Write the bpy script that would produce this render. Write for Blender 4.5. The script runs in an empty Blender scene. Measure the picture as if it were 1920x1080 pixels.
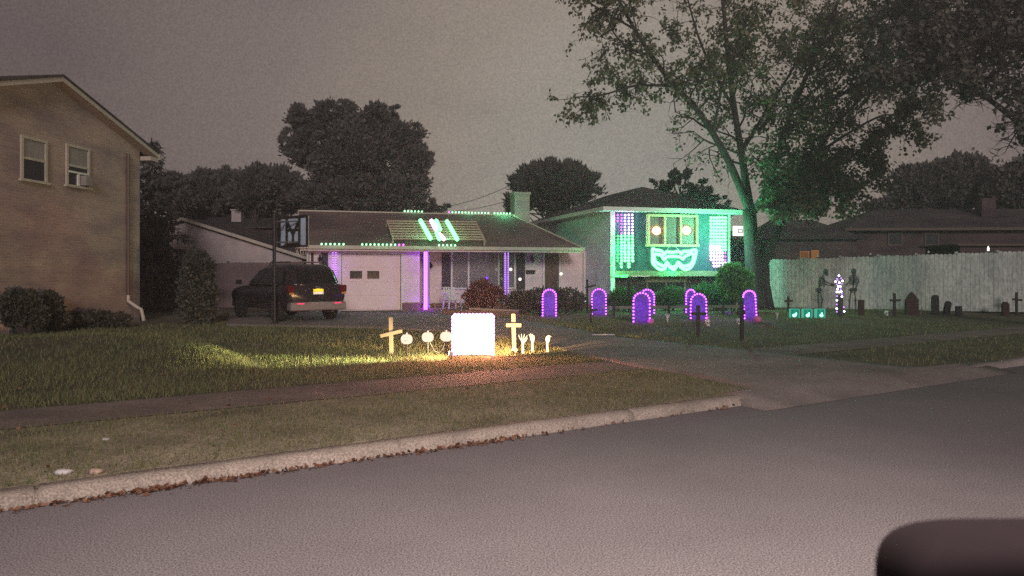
import bpy, math, random
import numpy as np
from mathutils import Vector, Matrix
random.seed(11)
RNG = np.random.default_rng(11)
SC = bpy.context.scene
COL = SC.collection
PI = math.pi

# ------------------------------------------------------------------ survey of the place
FP, CX, HV, CZ = 1400.0, 960.0, 510.0, 1.7
K0 = (0.0, 7.63)
RD = (0.8423, 0.5390)
MD = (-0.5390, 0.8423)
def pq(x, y):
    return (x-K0[0])*RD[0]+(y-K0[1])*RD[1], (x-K0[0])*MD[0]+(y-K0[1])*MD[1]
def wpq(p, q):
    return K0[0]+p*RD[0]+q*MD[0], K0[1]+p*RD[1]+q*MD[1]
def smooth(t):
    t = min(1.0, max(0.0, t)); return t*t*(3-2*t)
def gz(x, y):
    p, q = pq(x, y)
    z = .10+.15*smooth((q-4.6)/6.5)
    if q > 4.3:
        z += .016*math.sin(x*1.3+.4)*math.sin(y*1.1+x*.5)*smooth((q-4.3)/1.5)*(1-smooth((q-12)/4))
    # low swell in the front lawn
    dx, dy = x+5.35, y-13.3
    a = dx*.62-dy*.785; c = dx*.785+dy*.62
    z += .17*math.exp(-(a/1.9)**2)*((1-smooth(c/.5)) if c > 0 else math.exp(-(c/1.1)**2))
    dx, dy = x+9.3, y-15.6
    z += .10*math.exp(-(dx/1.8)**2-(dy/1.0)**2)
    return z
def P(u, v, Y):
    return Vector(((u-CX)/FP*Y, Y, CZ+(HV-v)/FP*Y))
def G(u, v):
    z = .2
    for _ in range(12):
        Y = FP*(CZ-z)/(v-HV); x = (u-CX)/FP*Y; z = .5*z+.5*gz(x, Y)
    return Vector((x, Y, gz(x, Y)))
class Frame:
    """a local frame on the ground: x along a facade, y away into the building"""
    def __init__(s, o, rot):
        s.o = Vector(o); s.rot = rot; s.c = math.cos(rot); s.s = math.sin(rot)
    def loc(s, w):
        d = Vector(w)-s.o
        return Vector((d.x*s.c+d.y*s.s, -d.x*s.s+d.y*s.c, d.z))
    def w(s, p):
        return Vector((p[0]*s.c-p[1]*s.s, p[0]*s.s+p[1]*s.c, p[2]))+s.o
    def ray(s, u, v):
        c = s.loc((0, 0, CZ)); d = s.loc(Vector((0, 0, CZ))+Vector(((u-CX)/FP, 1, (HV-v)/FP)))-c
        return c, d
    def aty(s, u, v, y0):
        c, d = s.ray(u, v); t = (y0-c.y)/d.y; return c+d*t
    def atx(s, u, v, x0):
        c, d = s.ray(u, v); t = (x0-c.x)/d.x; return c+d*t
    def atplane(s, u, v, p0, n):
        c, d = s.ray(u, v); n = Vector(n); t = (Vector(p0)-c).dot(n)/d.dot(n); return c+d*t

# ------------------------------------------------------------------ materials
def nodes(name):
    m = bpy.data.materials.new(name); m.use_nodes = True
    nt = m.node_tree; nt.nodes.clear()
    out = nt.nodes.new('ShaderNodeOutputMaterial')
    return m, nt, out
def L(nt, a, b): nt.links.new(a, b)
def pm(name, col, rough=.8, var=.25, scale=4.0, bump=0.0, col2=None, fine=None, stretch=None, metal=0.0, spec=.3):
    m, nt, out = nodes(name)
    b = nt.nodes.new('ShaderNodeBsdfPrincipled')
    b.inputs['Roughness'].default_value = rough; b.inputs['Metallic'].default_value = metal
    b.inputs['Specular IOR Level'].default_value = spec
    tc = nt.nodes.new('ShaderNodeTexCoord'); vec = tc.outputs['Object']
    if stretch:
        mp = nt.nodes.new('ShaderNodeMapping'); mp.inputs['Scale'].default_value = stretch
        L(nt, vec, mp.inputs['Vector']); vec = mp.outputs['Vector']
    n = nt.nodes.new('ShaderNodeTexNoise'); n.inputs['Scale'].default_value = scale; n.inputs['Detail'].default_value = 6
    n.inputs['Roughness'].default_value = .65
    L(nt, vec, n.inputs['Vector'])
    r = nt.nodes.new('ShaderNodeValToRGB')
    r.color_ramp.elements[0].position = .32; r.color_ramp.elements[1].position = .68
    r.color_ramp.elements[0].color = [c*(1-var) for c in col]+[1]
    c2 = col2 if col2 else [min(1, c*(1+var)) for c in col]
    r.color_ramp.elements[1].color = list(c2)+[1]
    L(nt, n.outputs['Fac'], r.inputs['Fac'])
    colout = r.outputs['Color']
    if fine:
        n2 = nt.nodes.new('ShaderNodeTexNoise'); n2.inputs['Scale'].default_value = fine[0]; n2.inputs['Detail'].default_value = 3
        L(nt, vec, n2.inputs['Vector'])
        r2 = nt.nodes.new('ShaderNodeValToRGB'); r2.color_ramp.elements[0].position = .35; r2.color_ramp.elements[1].position = .65
        a = 1-fine[1]; r2.color_ramp.elements[0].color = (a, a, a, 1); a = 1+fine[1]; r2.color_ramp.elements[1].color = (a, a, a, 1)
        L(nt, n2.outputs['Fac'], r2.inputs['Fac'])
        mx = nt.nodes.new('ShaderNodeMixRGB'); mx.blend_type = 'MULTIPLY'; mx.inputs['Fac'].default_value = 1
        L(nt, colout, mx.inputs['Color1']); L(nt, r2.outputs['Color'], mx.inputs['Color2']); colout = mx.outputs['Color']
    L(nt, colout, b.inputs['Base Color'])
    if bump:
        bp = nt.nodes.new('ShaderNodeBump'); bp.inputs['Strength'].default_value = bump; bp.inputs['Distance'].default_value = .02
        L(nt, (n2 if fine else n).outputs['Fac'], bp.inputs['Height']); L(nt, bp.outputs['Normal'], b.inputs['Normal'])
    L(nt, b.outputs['BSDF'], out.inputs['Surface'])
    return m
def em(name, col, strength):
    m, nt, out = nodes(name)
    e = nt.nodes.new('ShaderNodeEmission'); e.inputs['Color'].default_value = list(col)+[1]; e.inputs['Strength'].default_value = strength
    L(nt, e.outputs['Emission'], out.inputs['Surface'])
    return m
def brickmat(name, c1, c2, mortar, scale=1.0, bw=.21, bh=.07, var=1.0):
    m, nt, out = nodes(name)
    b = nt.nodes.new('ShaderNodeBsdfPrincipled'); b.inputs['Roughness'].default_value = .9; b.inputs['Specular IOR Level'].default_value = .2
    tc = nt.nodes.new('ShaderNodeTexCoord'); sp = nt.nodes.new('ShaderNodeSeparateXYZ'); L(nt, tc.outputs['Object'], sp.inputs[0])
    ad = nt.nodes.new('ShaderNodeMath'); ad.operation = 'ADD'; L(nt, sp.outputs[0], ad.inputs[0]); L(nt, sp.outputs[1], ad.inputs[1])
    cb = nt.nodes.new('ShaderNodeCombineXYZ'); L(nt, ad.outputs[0], cb.inputs[0]); L(nt, sp.outputs[2], cb.inputs[1])
    t = nt.nodes.new('ShaderNodeTexBrick'); L(nt, cb.outputs[0], t.inputs['Vector'])
    t.inputs['Color1'].default_value = list(c1)+[1]; t.inputs['Color2'].default_value = list(c2)+[1]; t.inputs['Mortar'].default_value = list(mortar)+[1]
    t.inputs['Scale'].default_value = scale; t.inputs['Brick Width'].default_value = bw; t.inputs['Row Height'].default_value = bh
    t.inputs['Mortar Size'].default_value = .008; t.inputs['Bias'].default_value = 0
    n = nt.nodes.new('ShaderNodeTexNoise'); n.inputs['Scale'].default_value = .9; n.inputs['Detail'].default_value = 5
    mp = nt.nodes.new('ShaderNodeMapping'); mp.inputs['Scale'].default_value = (.6, .6, 1.6)
    L(nt, tc.outputs['Object'], mp.inputs[0]); L(nt, mp.outputs[0], n.inputs['Vector'])
    r = nt.nodes.new('ShaderNodeValToRGB'); r.color_ramp.elements[0].color = (.62, .60, .66, 1); r.color_ramp.elements[1].color = (1.3, 1.25, 1.1, 1)
    r.color_ramp.elements[0].position = .3; r.color_ramp.elements[1].position = .72
    L(nt, n.outputs['Fac'], r.inputs['Fac'])
    mx = nt.nodes.new('ShaderNodeMixRGB'); mx.blend_type = 'MULTIPLY'; mx.inputs['Fac'].default_value = var
    L(nt, t.outputs['Color'], mx.inputs['Color1']); L(nt, r.outputs['Color'], mx.inputs['Color2'])
    L(nt, mx.outputs['Color'], b.inputs['Base Color'])
    bp = nt.nodes.new('ShaderNodeBump'); bp.inputs['Strength'].default_value = .35; bp.inputs['Distance'].default_value = .01; bp.invert = True
    L(nt, t.outputs['Fac'], bp.inputs['Height']); L(nt, bp.outputs['Normal'], b.inputs['Normal'])
    L(nt, b.outputs['BSDF'], out.inputs['Surface'])
    return m
def lapmat(name, col, pitch=.2, vertical=False, var=.12, dark=.55):
    """lap siding / board joints: a thin darker joint and a bump every pitch metres"""
    m, nt, out = nodes(name)
    b = nt.nodes.new('ShaderNodeBsdfPrincipled'); b.inputs['Roughness'].default_value = .6; b.inputs['Specular IOR Level'].default_value = .25
    tc = nt.nodes.new('ShaderNodeTexCoord'); sp = nt.nodes.new('ShaderNodeSeparateXYZ'); L(nt, tc.outputs['Object'], sp.inputs[0])
    src = sp.outputs[2]
    if vertical:
        ad = nt.nodes.new('ShaderNodeMath'); ad.operation = 'ADD'; L(nt, sp.outputs[0], ad.inputs[0]); L(nt, sp.outputs[1], ad.inputs[1]); src = ad.outputs[0]
    dv = nt.nodes.new('ShaderNodeMath'); dv.operation = 'DIVIDE'; L(nt, src, dv.inputs[0]); dv.inputs[1].default_value = pitch
    fr = nt.nodes.new('ShaderNodeMath'); fr.operation = 'FRACT'; L(nt, dv.outputs[0], fr.inputs[0])
    r = nt.nodes.new('ShaderNodeValToRGB')
    r.color_ramp.elements[0].position = .0; r.color_ramp.elements[0].color = (dark, dark, dark, 1)
    r.color_ramp.elements[1].position = .10; r.color_ramp.elements[1].color = (1, 1, 1, 1)
    L(nt, fr.outputs[0], r.inputs['Fac'])
    n = nt.nodes.new('ShaderNodeTexNoise'); n.inputs['Scale'].default_value = 2.2; n.inputs['Detail'].default_value = 6; L(nt, tc.outputs['Object'], n.inputs['Vector'])
    r2 = nt.nodes.new('ShaderNodeValToRGB'); r2.color_ramp.elements[0].position = .3; r2.color_ramp.elements[1].position = .7
    r2.color_ramp.elements[0].color = [c*(1-var) for c in col]+[1]; r2.color_ramp.elements[1].color = [min(1, c*(1+var)) for c in col]+[1]
    L(nt, n.outputs['Fac'], r2.inputs['Fac'])
    mx = nt.nodes.new('ShaderNodeMixRGB'); mx.blend_type = 'MULTIPLY'; mx.inputs['Fac'].default_value = 1
    L(nt, r2.outputs['Color'], mx.inputs['Color1']); L(nt, r.outputs['Color'], mx.inputs['Color2']); L(nt, mx.outputs['Color'], b.inputs['Base Color'])
    bp = nt.nodes.new('ShaderNodeBump'); bp.inputs['Strength'].default_value = .4; bp.inputs['Distance'].default_value = .015
    L(nt, fr.outputs[0], bp.inputs['Height']); L(nt, bp.outputs['Normal'], b.inputs['Normal'])
    L(nt, b.outputs['BSDF'], out.inputs['Surface'])
    return m
def glassmat(name, tint=(.9, .9, .9), refl=.12):
    m, nt, out = nodes(name)
    t = nt.nodes.new('ShaderNodeBsdfTransparent'); t.inputs['Color'].default_value = list(tint)+[1]
    g = nt.nodes.new('ShaderNodeBsdfGlossy'); g.inputs['Roughness'].default_value = .05
    x = nt.nodes.new('ShaderNodeMixShader'); x.inputs[0].default_value = refl
    L(nt, t.outputs[0], x.inputs[1]); L(nt, g.outputs[0], x.inputs[2]); L(nt, x.outputs[0], out.inputs['Surface'])
    return m
def leafmat(name, c1, c2, trans=.25):
    m, nt, out = nodes(name)
    gi = nt.nodes.new('ShaderNodeNewGeometry')
    r = nt.nodes.new('ShaderNodeValToRGB')
    r.color_ramp.elements[0].color = list(c1)+[1]; r.color_ramp.elements[1].color = list(c2)+[1]
    L(nt, gi.outputs['Random Per Island'], r.inputs['Fac'])
    d = nt.nodes.new('ShaderNodeBsdfPrincipled'); d.inputs['Roughness'].default_value = .6; d.inputs['Specular IOR Level'].default_value = .25
    t = nt.nodes.new('ShaderNodeBsdfTranslucent')
    L(nt, r.outputs['Color'], d.inputs['Base Color']); L(nt, r.outputs['Color'], t.inputs['Color'])
    x = nt.nodes.new('ShaderNodeMixShader'); x.inputs[0].default_value = trans
    L(nt, d.outputs[0], x.inputs[1]); L(nt, t.outputs[0], x.inputs[2]); L(nt, x.outputs[0], out.inputs['Surface'])
    return m

M = {}
M['asphalt'] = pm('asphalt', (.18, .157, .163), .9, .12, .5, .10, fine=(85, .55), spec=.25)
M['concrete'] = pm('concrete', (.34, .275, .235), .9, .25, 1.6, .5, fine=(60, .35))
M['walkway'] = pm('walkway_concrete', (.19, .145, .125), .9, .3, .9, .5, fine=(70, .4))
M['drive'] = pm('driveway_asphalt', (.25, .205, .19), .9, .3, .7, .5, fine=(80, .4))
M['lawn'] = pm('lawn_soil', (.09, .085, .055), 1, .35, .8, .4, col2=(.16, .13, .085), fine=(40, .4))
M['dry_verge'] = pm('dry_verge_soil', (.20, .165, .115), 1, .3, 1.1, .4, col2=(.36, .29, .21), fine=(45, .4))
M['grass'] = leafmat('grass_blades', (.095, .125, .045), (.29, .26, .13), .3)
M['brick'] = brickmat('tan_brick', (.37, .275, .26), (.30, .225, .215), (.35, .31, .30))
M['brick_red'] = brickmat('red_brick', (.085, .052, .058), (.07, .045, .05), (.08, .07, .07))
M['brick_chim'] = brickmat('pale_chimney_brick', (.40, .38, .33), (.34, .33, .30), (.45, .43, .40))
M['post_paint'] = pm('post_paint', (.20, .19, .20), .6, .08, 3)
M['white_trim'] = pm('white_trim', (.62, .60, .57), .6, .08, 3)
M['white_wall'] = lapmat('white_siding', (.74, .82, .87), .22, dark=.82)
M['pale_wall'] = lapmat('pale_siding', (.68, .545, .535), .3, dark=.88)
M['garage'] = pm('garage_panel', (.70, .545, .535), .55, .05, 2)
M['beige'] = lapmat('beige_siding', (.42, .345, .335), .22, dark=.8)
M['dark_panel'] = lapmat('dark_wall_panel', (.036, .075, .10), .4, vertical=True, dark=.7)
M['shingle'] = brickmat('roof_shingle', (.165, .112, .112), (.13, .092, .094), (.10, .075, .078), bw=.33, bh=.07)
M['shingle_dark'] = brickmat('dark_roof_shingle', (.085, .070, .076), (.07, .060, .065), (.052, .046, .05), bw=.33, bh=.07)
M['gutter'] = pm('roof_edge', (.42, .36, .31), .5, .1, 3)
M['soffit'] = pm('soffit', (.62, .60, .58), .6, .06, 3)
M['shutter'] = lapmat('shutter_paint', (.045, .038, .045), .06, dark=.5)
M['door_brown'] = pm('brown_door', (.105, .058, .046), .5, .15, 3)
M['dark_glass'] = pm('dark_glass', (.03, .028, .032), .12, .3, 2, spec=.5)
M['curtain'] = lapmat('curtain', (.24, .21, .20), .18, vertical=True, dark=.72)
M['pane'] = glassmat('window_glass')
M['black'] = pm('black_metal', (.018, .016, .017), .5, .2, 5)
M['darkwood'] = pm('dark_stained_wood', (.028, .022, .022), .8, .3, 6, .3)
M['stone_dark'] = pm('dark_foam_stone', (.05, .043, .047), .85, .4, 9, .5, fine=(22, .5))
M['stone_brown'] = pm('brown_foam_stone', (.045, .024, .022), .9, .3, 6, .3)
M['stone_violet'] = pm('violet_tinted_foam', (.10, .065, .16), .85, .35, 8, .3, fine=(25, .5))  # grey foam; violet of the bulbs is mixed into its base colour
M['raw_wood'] = pm('raw_pine', (.62, .47, .30), .7, .15, 3, .2, stretch=(8, 8, 1))
M['fence_white'] = pm('weathered_fence', (.36, .36, .345), .85, .18, 1.1, .4, col2=(.44, .435, .40), fine=(7, .2), stretch=(2.0, 2.0, .9))
M['fence_brown'] = lapmat('brown_fence', (.14, .10, .10), .14, vertical=True, dark=.45)
M['bark'] = pm('tree_bark', (.036, .027, .024), .95, .45, 9, 1.0, fine=(28, .4), stretch=(1, 1, .35))
M['bark_dark'] = pm('dark_bark', (.05, .04, .035), .95, .3, 9, .6)
M['maple'] = leafmat('maple_leaves', (.05, .07, .035), (.19, .18, .10))
M['maple_b'] = leafmat('shade_tree_leaves', (.055, .055, .045), (.17, .145, .115))
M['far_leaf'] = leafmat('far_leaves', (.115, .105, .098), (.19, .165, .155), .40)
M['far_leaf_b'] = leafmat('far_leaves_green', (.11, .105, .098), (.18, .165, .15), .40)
M['needle'] = leafmat('spruce_needles', (.04, .045, .046), (.13, .115, .11), .1)
M['arbor'] = leafmat('arborvitae_leaves', (.035, .045, .035), (.10, .09, .075), .1)
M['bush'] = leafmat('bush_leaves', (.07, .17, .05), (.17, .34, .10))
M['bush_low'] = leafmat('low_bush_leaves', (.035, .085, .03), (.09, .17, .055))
M['bush_dark'] = leafmat('dark_bush_leaves', (.04, .046, .034), (.12, .10, .08))
M['bush_red'] = leafmat('red_bush_leaves', (.085, .018, .022), (.17, .04, .042))
M['litter'] = leafmat('fallen_leaves', (.085, .028, .018), (.30, .15, .09))
M['car_paint'] = pm('car_paint', (.020, .016, .021), .22, .1, 2, spec=.6)
M['car_glass'] = pm('car_glass', (.010, .010, .012), .08, .1, 2, spec=.6)
M['tyre'] = pm('tyre_rubber', (.018, .017, .017), .85, .2, 9)
M['rim'] = pm('wheel_alloy', (.13, .12, .12), .4, .15, 5, metal=.7)
M['bumper'] = pm('grey_bumper', (.20, .165, .165), .6, .15, 4)
M['chrome'] = pm('chrome_trim', (.5, .48, .5), .2, .05, 4, metal=1)
M['tail_red'] = pm('tail_lamp_red', (.09, .008, .012), .2, .2, 8)
M['tail_amber'] = pm('tail_lamp_amber', (.5, .2, .06), .2, .1, 8)
M['reflector'] = em('reflector_glow', (1, .06, .16), 1.3)  # returned light put in as emission, the reflector is no lamp
M['plate'] = pm('yellow_plate', (.9, .62, .05), .5, .05, 9)
M['plate_ink'] = pm('plate_print', (.85, .83, .78), .5, .02, 9)
M['board_back'] = pm('backboard_acrylic', (.46, .53, .64), .35, .12, 3)
M['plastic_white'] = pm('white_plastic', (.55, .50, .49), .4, .08, 4)
M['plastic_ghost'] = pm('pale_prop_plastic', (.55, .50, .50), .5, .15, 12)
M['bone'] = pm('grey_bone', (.045, .045, .048), .6, .25, 12)
M['mirror_shell'] = pm('mirror_shell', (.013, .008, .010), .95, .12, 14, spec=.1)
M['lamp_head'] = pm('lamp_housing', (.12, .12, .12), .5, .1, 5)
M['orange_wood'] = pm('orange_wood', (.50, .20, .08), .7, .15, 5)
M['planter'] = pm('planter_wood', (.20, .20, .13), .8, .2, 6)
M['rail'] = pm('rail_wood', (.14, .14, .11), .8, .2, 6)
M['plank'] = pm('pale_plank', (.42, .30, .24), .8, .15, 5)
M['brickstep'] = brickmat('step_brick', (.20, .11, .085), (.16, .09, .075), (.2, .17, .15))
M['crack'] = pm('road_crack_tar', (.10, .085, .088), .9, .2, 6)
# lamps
M['led_purple'] = em('led_purple', (.52, .085, 1), 6.5)
M['led_pink'] = em('led_pink', (1, .55, .97), 4.2)
M['led_violet'] = em('led_violet', (.52, .22, 1), 2.4)
M['led_mag'] = em('led_magenta', (.80, .14, .86), 3.2)
M['led_green'] = em('led_green', (.10, 1, .24), 2.6)
M['led_mint'] = em('led_mint', (.155, 1, .25), 4.6)
M['led_white'] = em('led_white', (.92, .97, 1), 6)
M['led_roof'] = em('led_roof_green', (.34, 1, .48), 3)
M['led_tiny'] = em('led_tiny', (1, .97, .85), 2)
M['neon'] = em('neon_mint', (.13, 1, .25), 6.0)
M['eye'] = em('warm_eye', (1, .62, .33), 5)
M['eye_wire'] = em('eye_outline', (1, .55, .2), 1.0)
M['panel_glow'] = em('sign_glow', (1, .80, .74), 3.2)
M['pumpkin_glow'] = em('pumpkin_glow', (1, .73, .56), 1.35)
M['hand_glow'] = em('hand_glow', (1, .80, .48), 2.2)
M['solar'] = em('solar_globe', (1, .95, .82), 1.6)
M['teal'] = em('teal_glass', (.02, .60, .36), .38)
M['teal_edge'] = em('teal_glass_edge', (.15, .85, .62), .5)
M['teal_hot'] = em('teal_core', (.35, 1, .75), 2.5)
M['sign_lit'] = em('sign_lit', (1, .97, .90), 1.6)
M['fig_led'] = em('figure_led', (.86, .80, 1), 6)
M['lamp_lit'] = em('street_lamp_lens', (1, .86, .74), 20)
M['purple_orb'] = pm('purple_ornament', (.30, .18, .55), .4, .1, 6)
M['pink_orb'] = pm('pink_ornament', (.62, .16, .32), .45, .15, 6)

# ------------------------------------------------------------------ mesh helpers
class MB:
    def __init__(s): s.v = []; s.f = []; s.mi = []; s.cur = 0
    def add(s, vs, fs):
        o = len(s.v); s.v += [tuple(x) for x in vs]
        for f in fs: s.f.append([i+o for i in f]); s.mi.append(s.cur)
        return s
    def box(s, x0, x1, y0, y1, z0, z1, ch=0.0):
        if ch <= 0:
            return s.add([(x0,y0,z0),(x1,y0,z0),(x1,y1,z0),(x0,y1,z0),(x0,y0,z1),(x1,y0,z1),(x1,y1,z1),(x0,y1,z1)],
                  [(0,3,2,1),(4,5,6,7),(0,1,5,4),(1,2,6,5),(2,3,7,6),(3,0,4,7)])
        c = ch
        def ring(z, i): return [(x0+i,y0,z),(x1-i,y0,z),(x1,y0+i,z),(x1,y1-i,z),(x1-i,y1,z),(x0+i,y1,z),(x0,y1-i,z),(x0,y0+i,z)]
        vs = [(x0+c*1.5,y0+c,z0),(x1-c*1.5,y0+c,z0),(x1-c,y0+c*1.5,z0),(x1-c,y1-c*1.5,z0),(x1-c*1.5,y1-c,z0),(x0+c*1.5,y1-c,z0),(x0+c,y1-c*1.5,z0),(x0+c,y0+c*1.5,z0)]
        vs += ring(z0+c, c)+ring(z1-c, c)+[(a,b,z1) for a,b,_ in vs[:8]]
        fs = [tuple(range(7,-1,-1)), tuple(range(24,32))]
        for k in range(3):
            for i in range(8): fs.append((k*8+i, k*8+(i+1)%8, k*8+8+(i+1)%8, k*8+8+i))
        return s.add(vs, fs)
    def bar(s, a, b, w, h=None, up=(0,0,1)):
        """square bar from a to b"""
        h = h or w; a = Vector(a); b = Vector(b); d = (b-a).normalized(); up = Vector(up)
        if abs(d.dot(up)) > .98: up = Vector((0,1,0))
        x = d.cross(up).normalized()*w/2; y = x.cross(d).normalized()*h/2
        vs = [a-x-y,a+x-y,a+x+y,a-x+y,b-x-y,b+x-y,b+x+y,b-x+y]
        return s.add(vs, [(0,1,2,3),(7,6,5,4),(0,4,5,1),(1,5,6,2),(2,6,7,3),(3,7,4,0)])
    def tube(s, pts, rad, n=8, cap=True, closed=False):
        pts = [Vector(p) for p in pts]; k = len(pts)
        rad = [rad]*k if not hasattr(rad, '__len__') else rad
        vs = []; fs = []; prev = None
        for i, p in enumerate(pts):
            if closed: t = (pts[(i+1)%k]-pts[i-1])
            else: t = pts[min(i+1,k-1)]-pts[max(i-1,0)]
            t = t.normalized() if t.length > 1e-9 else Vector((0,0,1))
            if prev is None:
                a = Vector((0,0,1)) if abs(t.z) < .9 else Vector((1,0,0)); x = t.cross(a).normalized()
            else: x = (prev-t*prev.dot(t)).normalized()
            prev = x; y = t.cross(x)
            for j in range(n):
                an = 2*PI*j/n; vs.append(p+(x*math.cos(an)+y*math.sin(an))*rad[i])
        m = k if closed else k-1
        for i in range(m):
            for j in range(n):
                a = i*n+j; b = i*n+(j+1)%n; c = ((i+1)%k)*n+(j+1)%n; d = ((i+1)%k)*n+j
                fs.append((a,b,c,d))
        if cap and not closed:
            fs.append(tuple(range(n-1,-1,-1))); fs.append(tuple(range((k-1)*n,k*n)))
        return s.add(vs, fs)
    def lathe(s, prof, c=(0,0,0), n=16, lobes=0, lob=0.0):
        c = Vector(c); vs = []; fs = []
        for r, z in prof:
            for j in range(n):
                a = 2*PI*j/n; rr = r*(1+lob*math.cos(lobes*a)) if lobes else r
                vs.append(c+Vector((rr*math.cos(a), rr*math.sin(a), z)))
        for i in range(len(prof)-1):
            for j in range(n):
                fs.append((i*n+j, i*n+(j+1)%n, (i+1)*n+(j+1)%n, (i+1)*n+j))
        fs.append(tuple(range(n-1,-1,-1))); fs.append(tuple(range((len(prof)-1)*n, len(prof)*n)))
        return s.add(vs, fs)
    def ball(s, c, r, n=10, m=6, sc=(1,1,1)):
        prof = [(max(1e-3, math.sin(PI*i/m)), -math.cos(PI*i/m)) for i in range(m+1)]
        o = len(s.v); s.lathe(prof, (0,0,0), n)
        for i in range(o, len(s.v)):
            x,y,z = s.v[i]; s.v[i] = (c[0]+x*r*sc[0], c[1]+y*r*sc[1], c[2]+z*r*sc[2])
        return s
    def prism(s, poly, y0, y1):
        """poly in x,z (counter-clockwise seen from -y) extruded from y0 to y1"""
        n = len(poly)
        vs = [(x,y0,z) for x,z in poly]+[(x,y1,z) for x,z in poly]
        fs = [tuple(range(n)), tuple(range(2*n-1,n-1,-1))]+[(i,i+n,(i+1)%n+n,(i+1)%n) for i in range(n)]
        return s.add(vs, fs)
    def quad(s, a, b, c, d): return s.add([a,b,c,d], [(0,1,2,3)])
    def slab(s, pts, th):
        """planar polygon thickened downward along its normal"""
        pts = [Vector(p) for p in pts]; nrm = (pts[1]-pts[0]).cross(pts[2]-pts[0]).normalized()
        if nrm.z < 0: pts.reverse(); nrm = -nrm
        n = len(pts); low = [p-nrm*th for p in pts]
        return s.add(pts+low, [tuple(range(n)), tuple(range(2*n-1,n-1,-1))]+[(i,i+n,(i+1)%n+n,(i+1)%n) for i in range(n)])
    def shift(s, d):
        s.v = [(a+d[0], b+d[1], c+d[2]) for a,b,c in s.v]; return s
    def local(s, fr):
        s.v = [tuple(fr.loc(p)) for p in s.v]; return s
    def build(s, name, mats, parent=None, smooth=False, kind=None):
        me = bpy.data.meshes.new(name); me.from_pydata(s.v, [], s.f)
        mats = mats if isinstance(mats, (list, tuple)) else [mats]
        for m in mats: me.materials.append(m)
        if len(mats) > 1: me.polygons.foreach_set('material_index', s.mi)
        if smooth: me.polygons.foreach_set('use_smooth', [True]*len(me.polygons))
        me.update()
        o = bpy.data.objects.new(name, me); COL.objects.link(o)
        if parent: o.parent = parent
        if kind: o['kind'] = kind
        return o
def npmesh(name, V, Fc, mat, parent=None):
    """V (n,3), Fc (m,k) face index array"""
    me = bpy.data.meshes.new(name); m, k = Fc.shape
    me.vertices.add(len(V)); me.vertices.foreach_set('co', np.ascontiguousarray(V, dtype=np.float32).ravel())
    me.loops.add(m*k); me.loops.foreach_set('vertex_index', np.ascontiguousarray(Fc, dtype=np.int32).ravel())
    me.polygons.add(m); me.polygons.foreach_set('loop_start', np.arange(0, m*k, k, dtype=np.int32))
    me.update(calc_edges=True); me.materials.append(mat)
    o = bpy.data.objects.new(name, me); COL.objects.link(o)
    if parent: o.parent = parent
    return o
def tag(o, label, cat, group=None):
    o['label'] = label; o['category'] = cat
    if group: o['group'] = group
    return o
def thing(name, label, cat, loc=(0,0,0), rot=0.0, group=None):
    o = bpy.data.objects.new(name, None); o.empty_display_size = .2; COL.objects.link(o)
    o.location = loc; o.rotation_euler = (0,0,rot)
    return tag(o, label, cat, group)
def struct(o): o['kind'] = 'structure'; return o
def dup(o, parent=None):
    c = o.copy(); COL.objects.link(c); c.parent = parent
    for k in list(o.children): dup(k, c)
    return c
def unit(a): return a/np.maximum(1e-9, np.linalg.norm(a, axis=1, keepdims=True))
def leafquads(pts, dirs, ln, wd, jitter=.8):
    """diamond leaf per point growing along dirs; returns V, F"""
    n = len(pts)
    d = unit(dirs+RNG.normal(0, jitter, (n,3)))
    s = unit(np.cross(d, RNG.normal(0, 1, (n,3))))
    l = (ln*RNG.uniform(.6, 1.35, n))[:,None]; w = (wd*RNG.uniform(.6, 1.35, n))[:,None]
    nn = np.cross(d, s)
    V = np.stack([pts, pts+d*l*.45+s*w*.5+nn*w*.12, pts+d*l, pts+d*l*.45-s*w*.5+nn*w*.12], 1).reshape(-1,3)
    Fc = np.arange(n*4).reshape(n,4)
    return V, Fc
def ico(r, sub=1):
    import bmesh
    bm = bmesh.new(); bmesh.ops.create_icosphere(bm, subdivisions=sub, radius=r)
    me = bpy.data.meshes.new('bulb'); bm.to_mesh(me); bm.free(); return me
_bulb = {}
def bulbs(parent, pts, mat, r=.035):
    key = (mat.name, r)
    if key not in _bulb:
        me = ico(r); me.materials.append(mat); _bulb[key] = me
    for p in pts:
        o = bpy.data.objects.new('bulb', _bulb[key]); COL.objects.link(o); o.location = p; o.parent = parent
def lamp(kind, name, loc, energy, color, parent=None, radius=.03, **kw):
    l = bpy.data.lights.new(name, kind); l.energy = energy; l.color = color
    if kind in ('POINT', 'SPOT'): l.shadow_soft_size = radius
    for k, v in kw.items(): setattr(l, k, v)
    o = bpy.data.objects.new(name, l); COL.objects.link(o); o.location = loc
    if parent: o.parent = parent
    return o
def aim(o, target):
    d = Vector(target)-o.location
    o.rotation_euler = d.to_track_quat('-Z', 'Y').to_euler()
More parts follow.
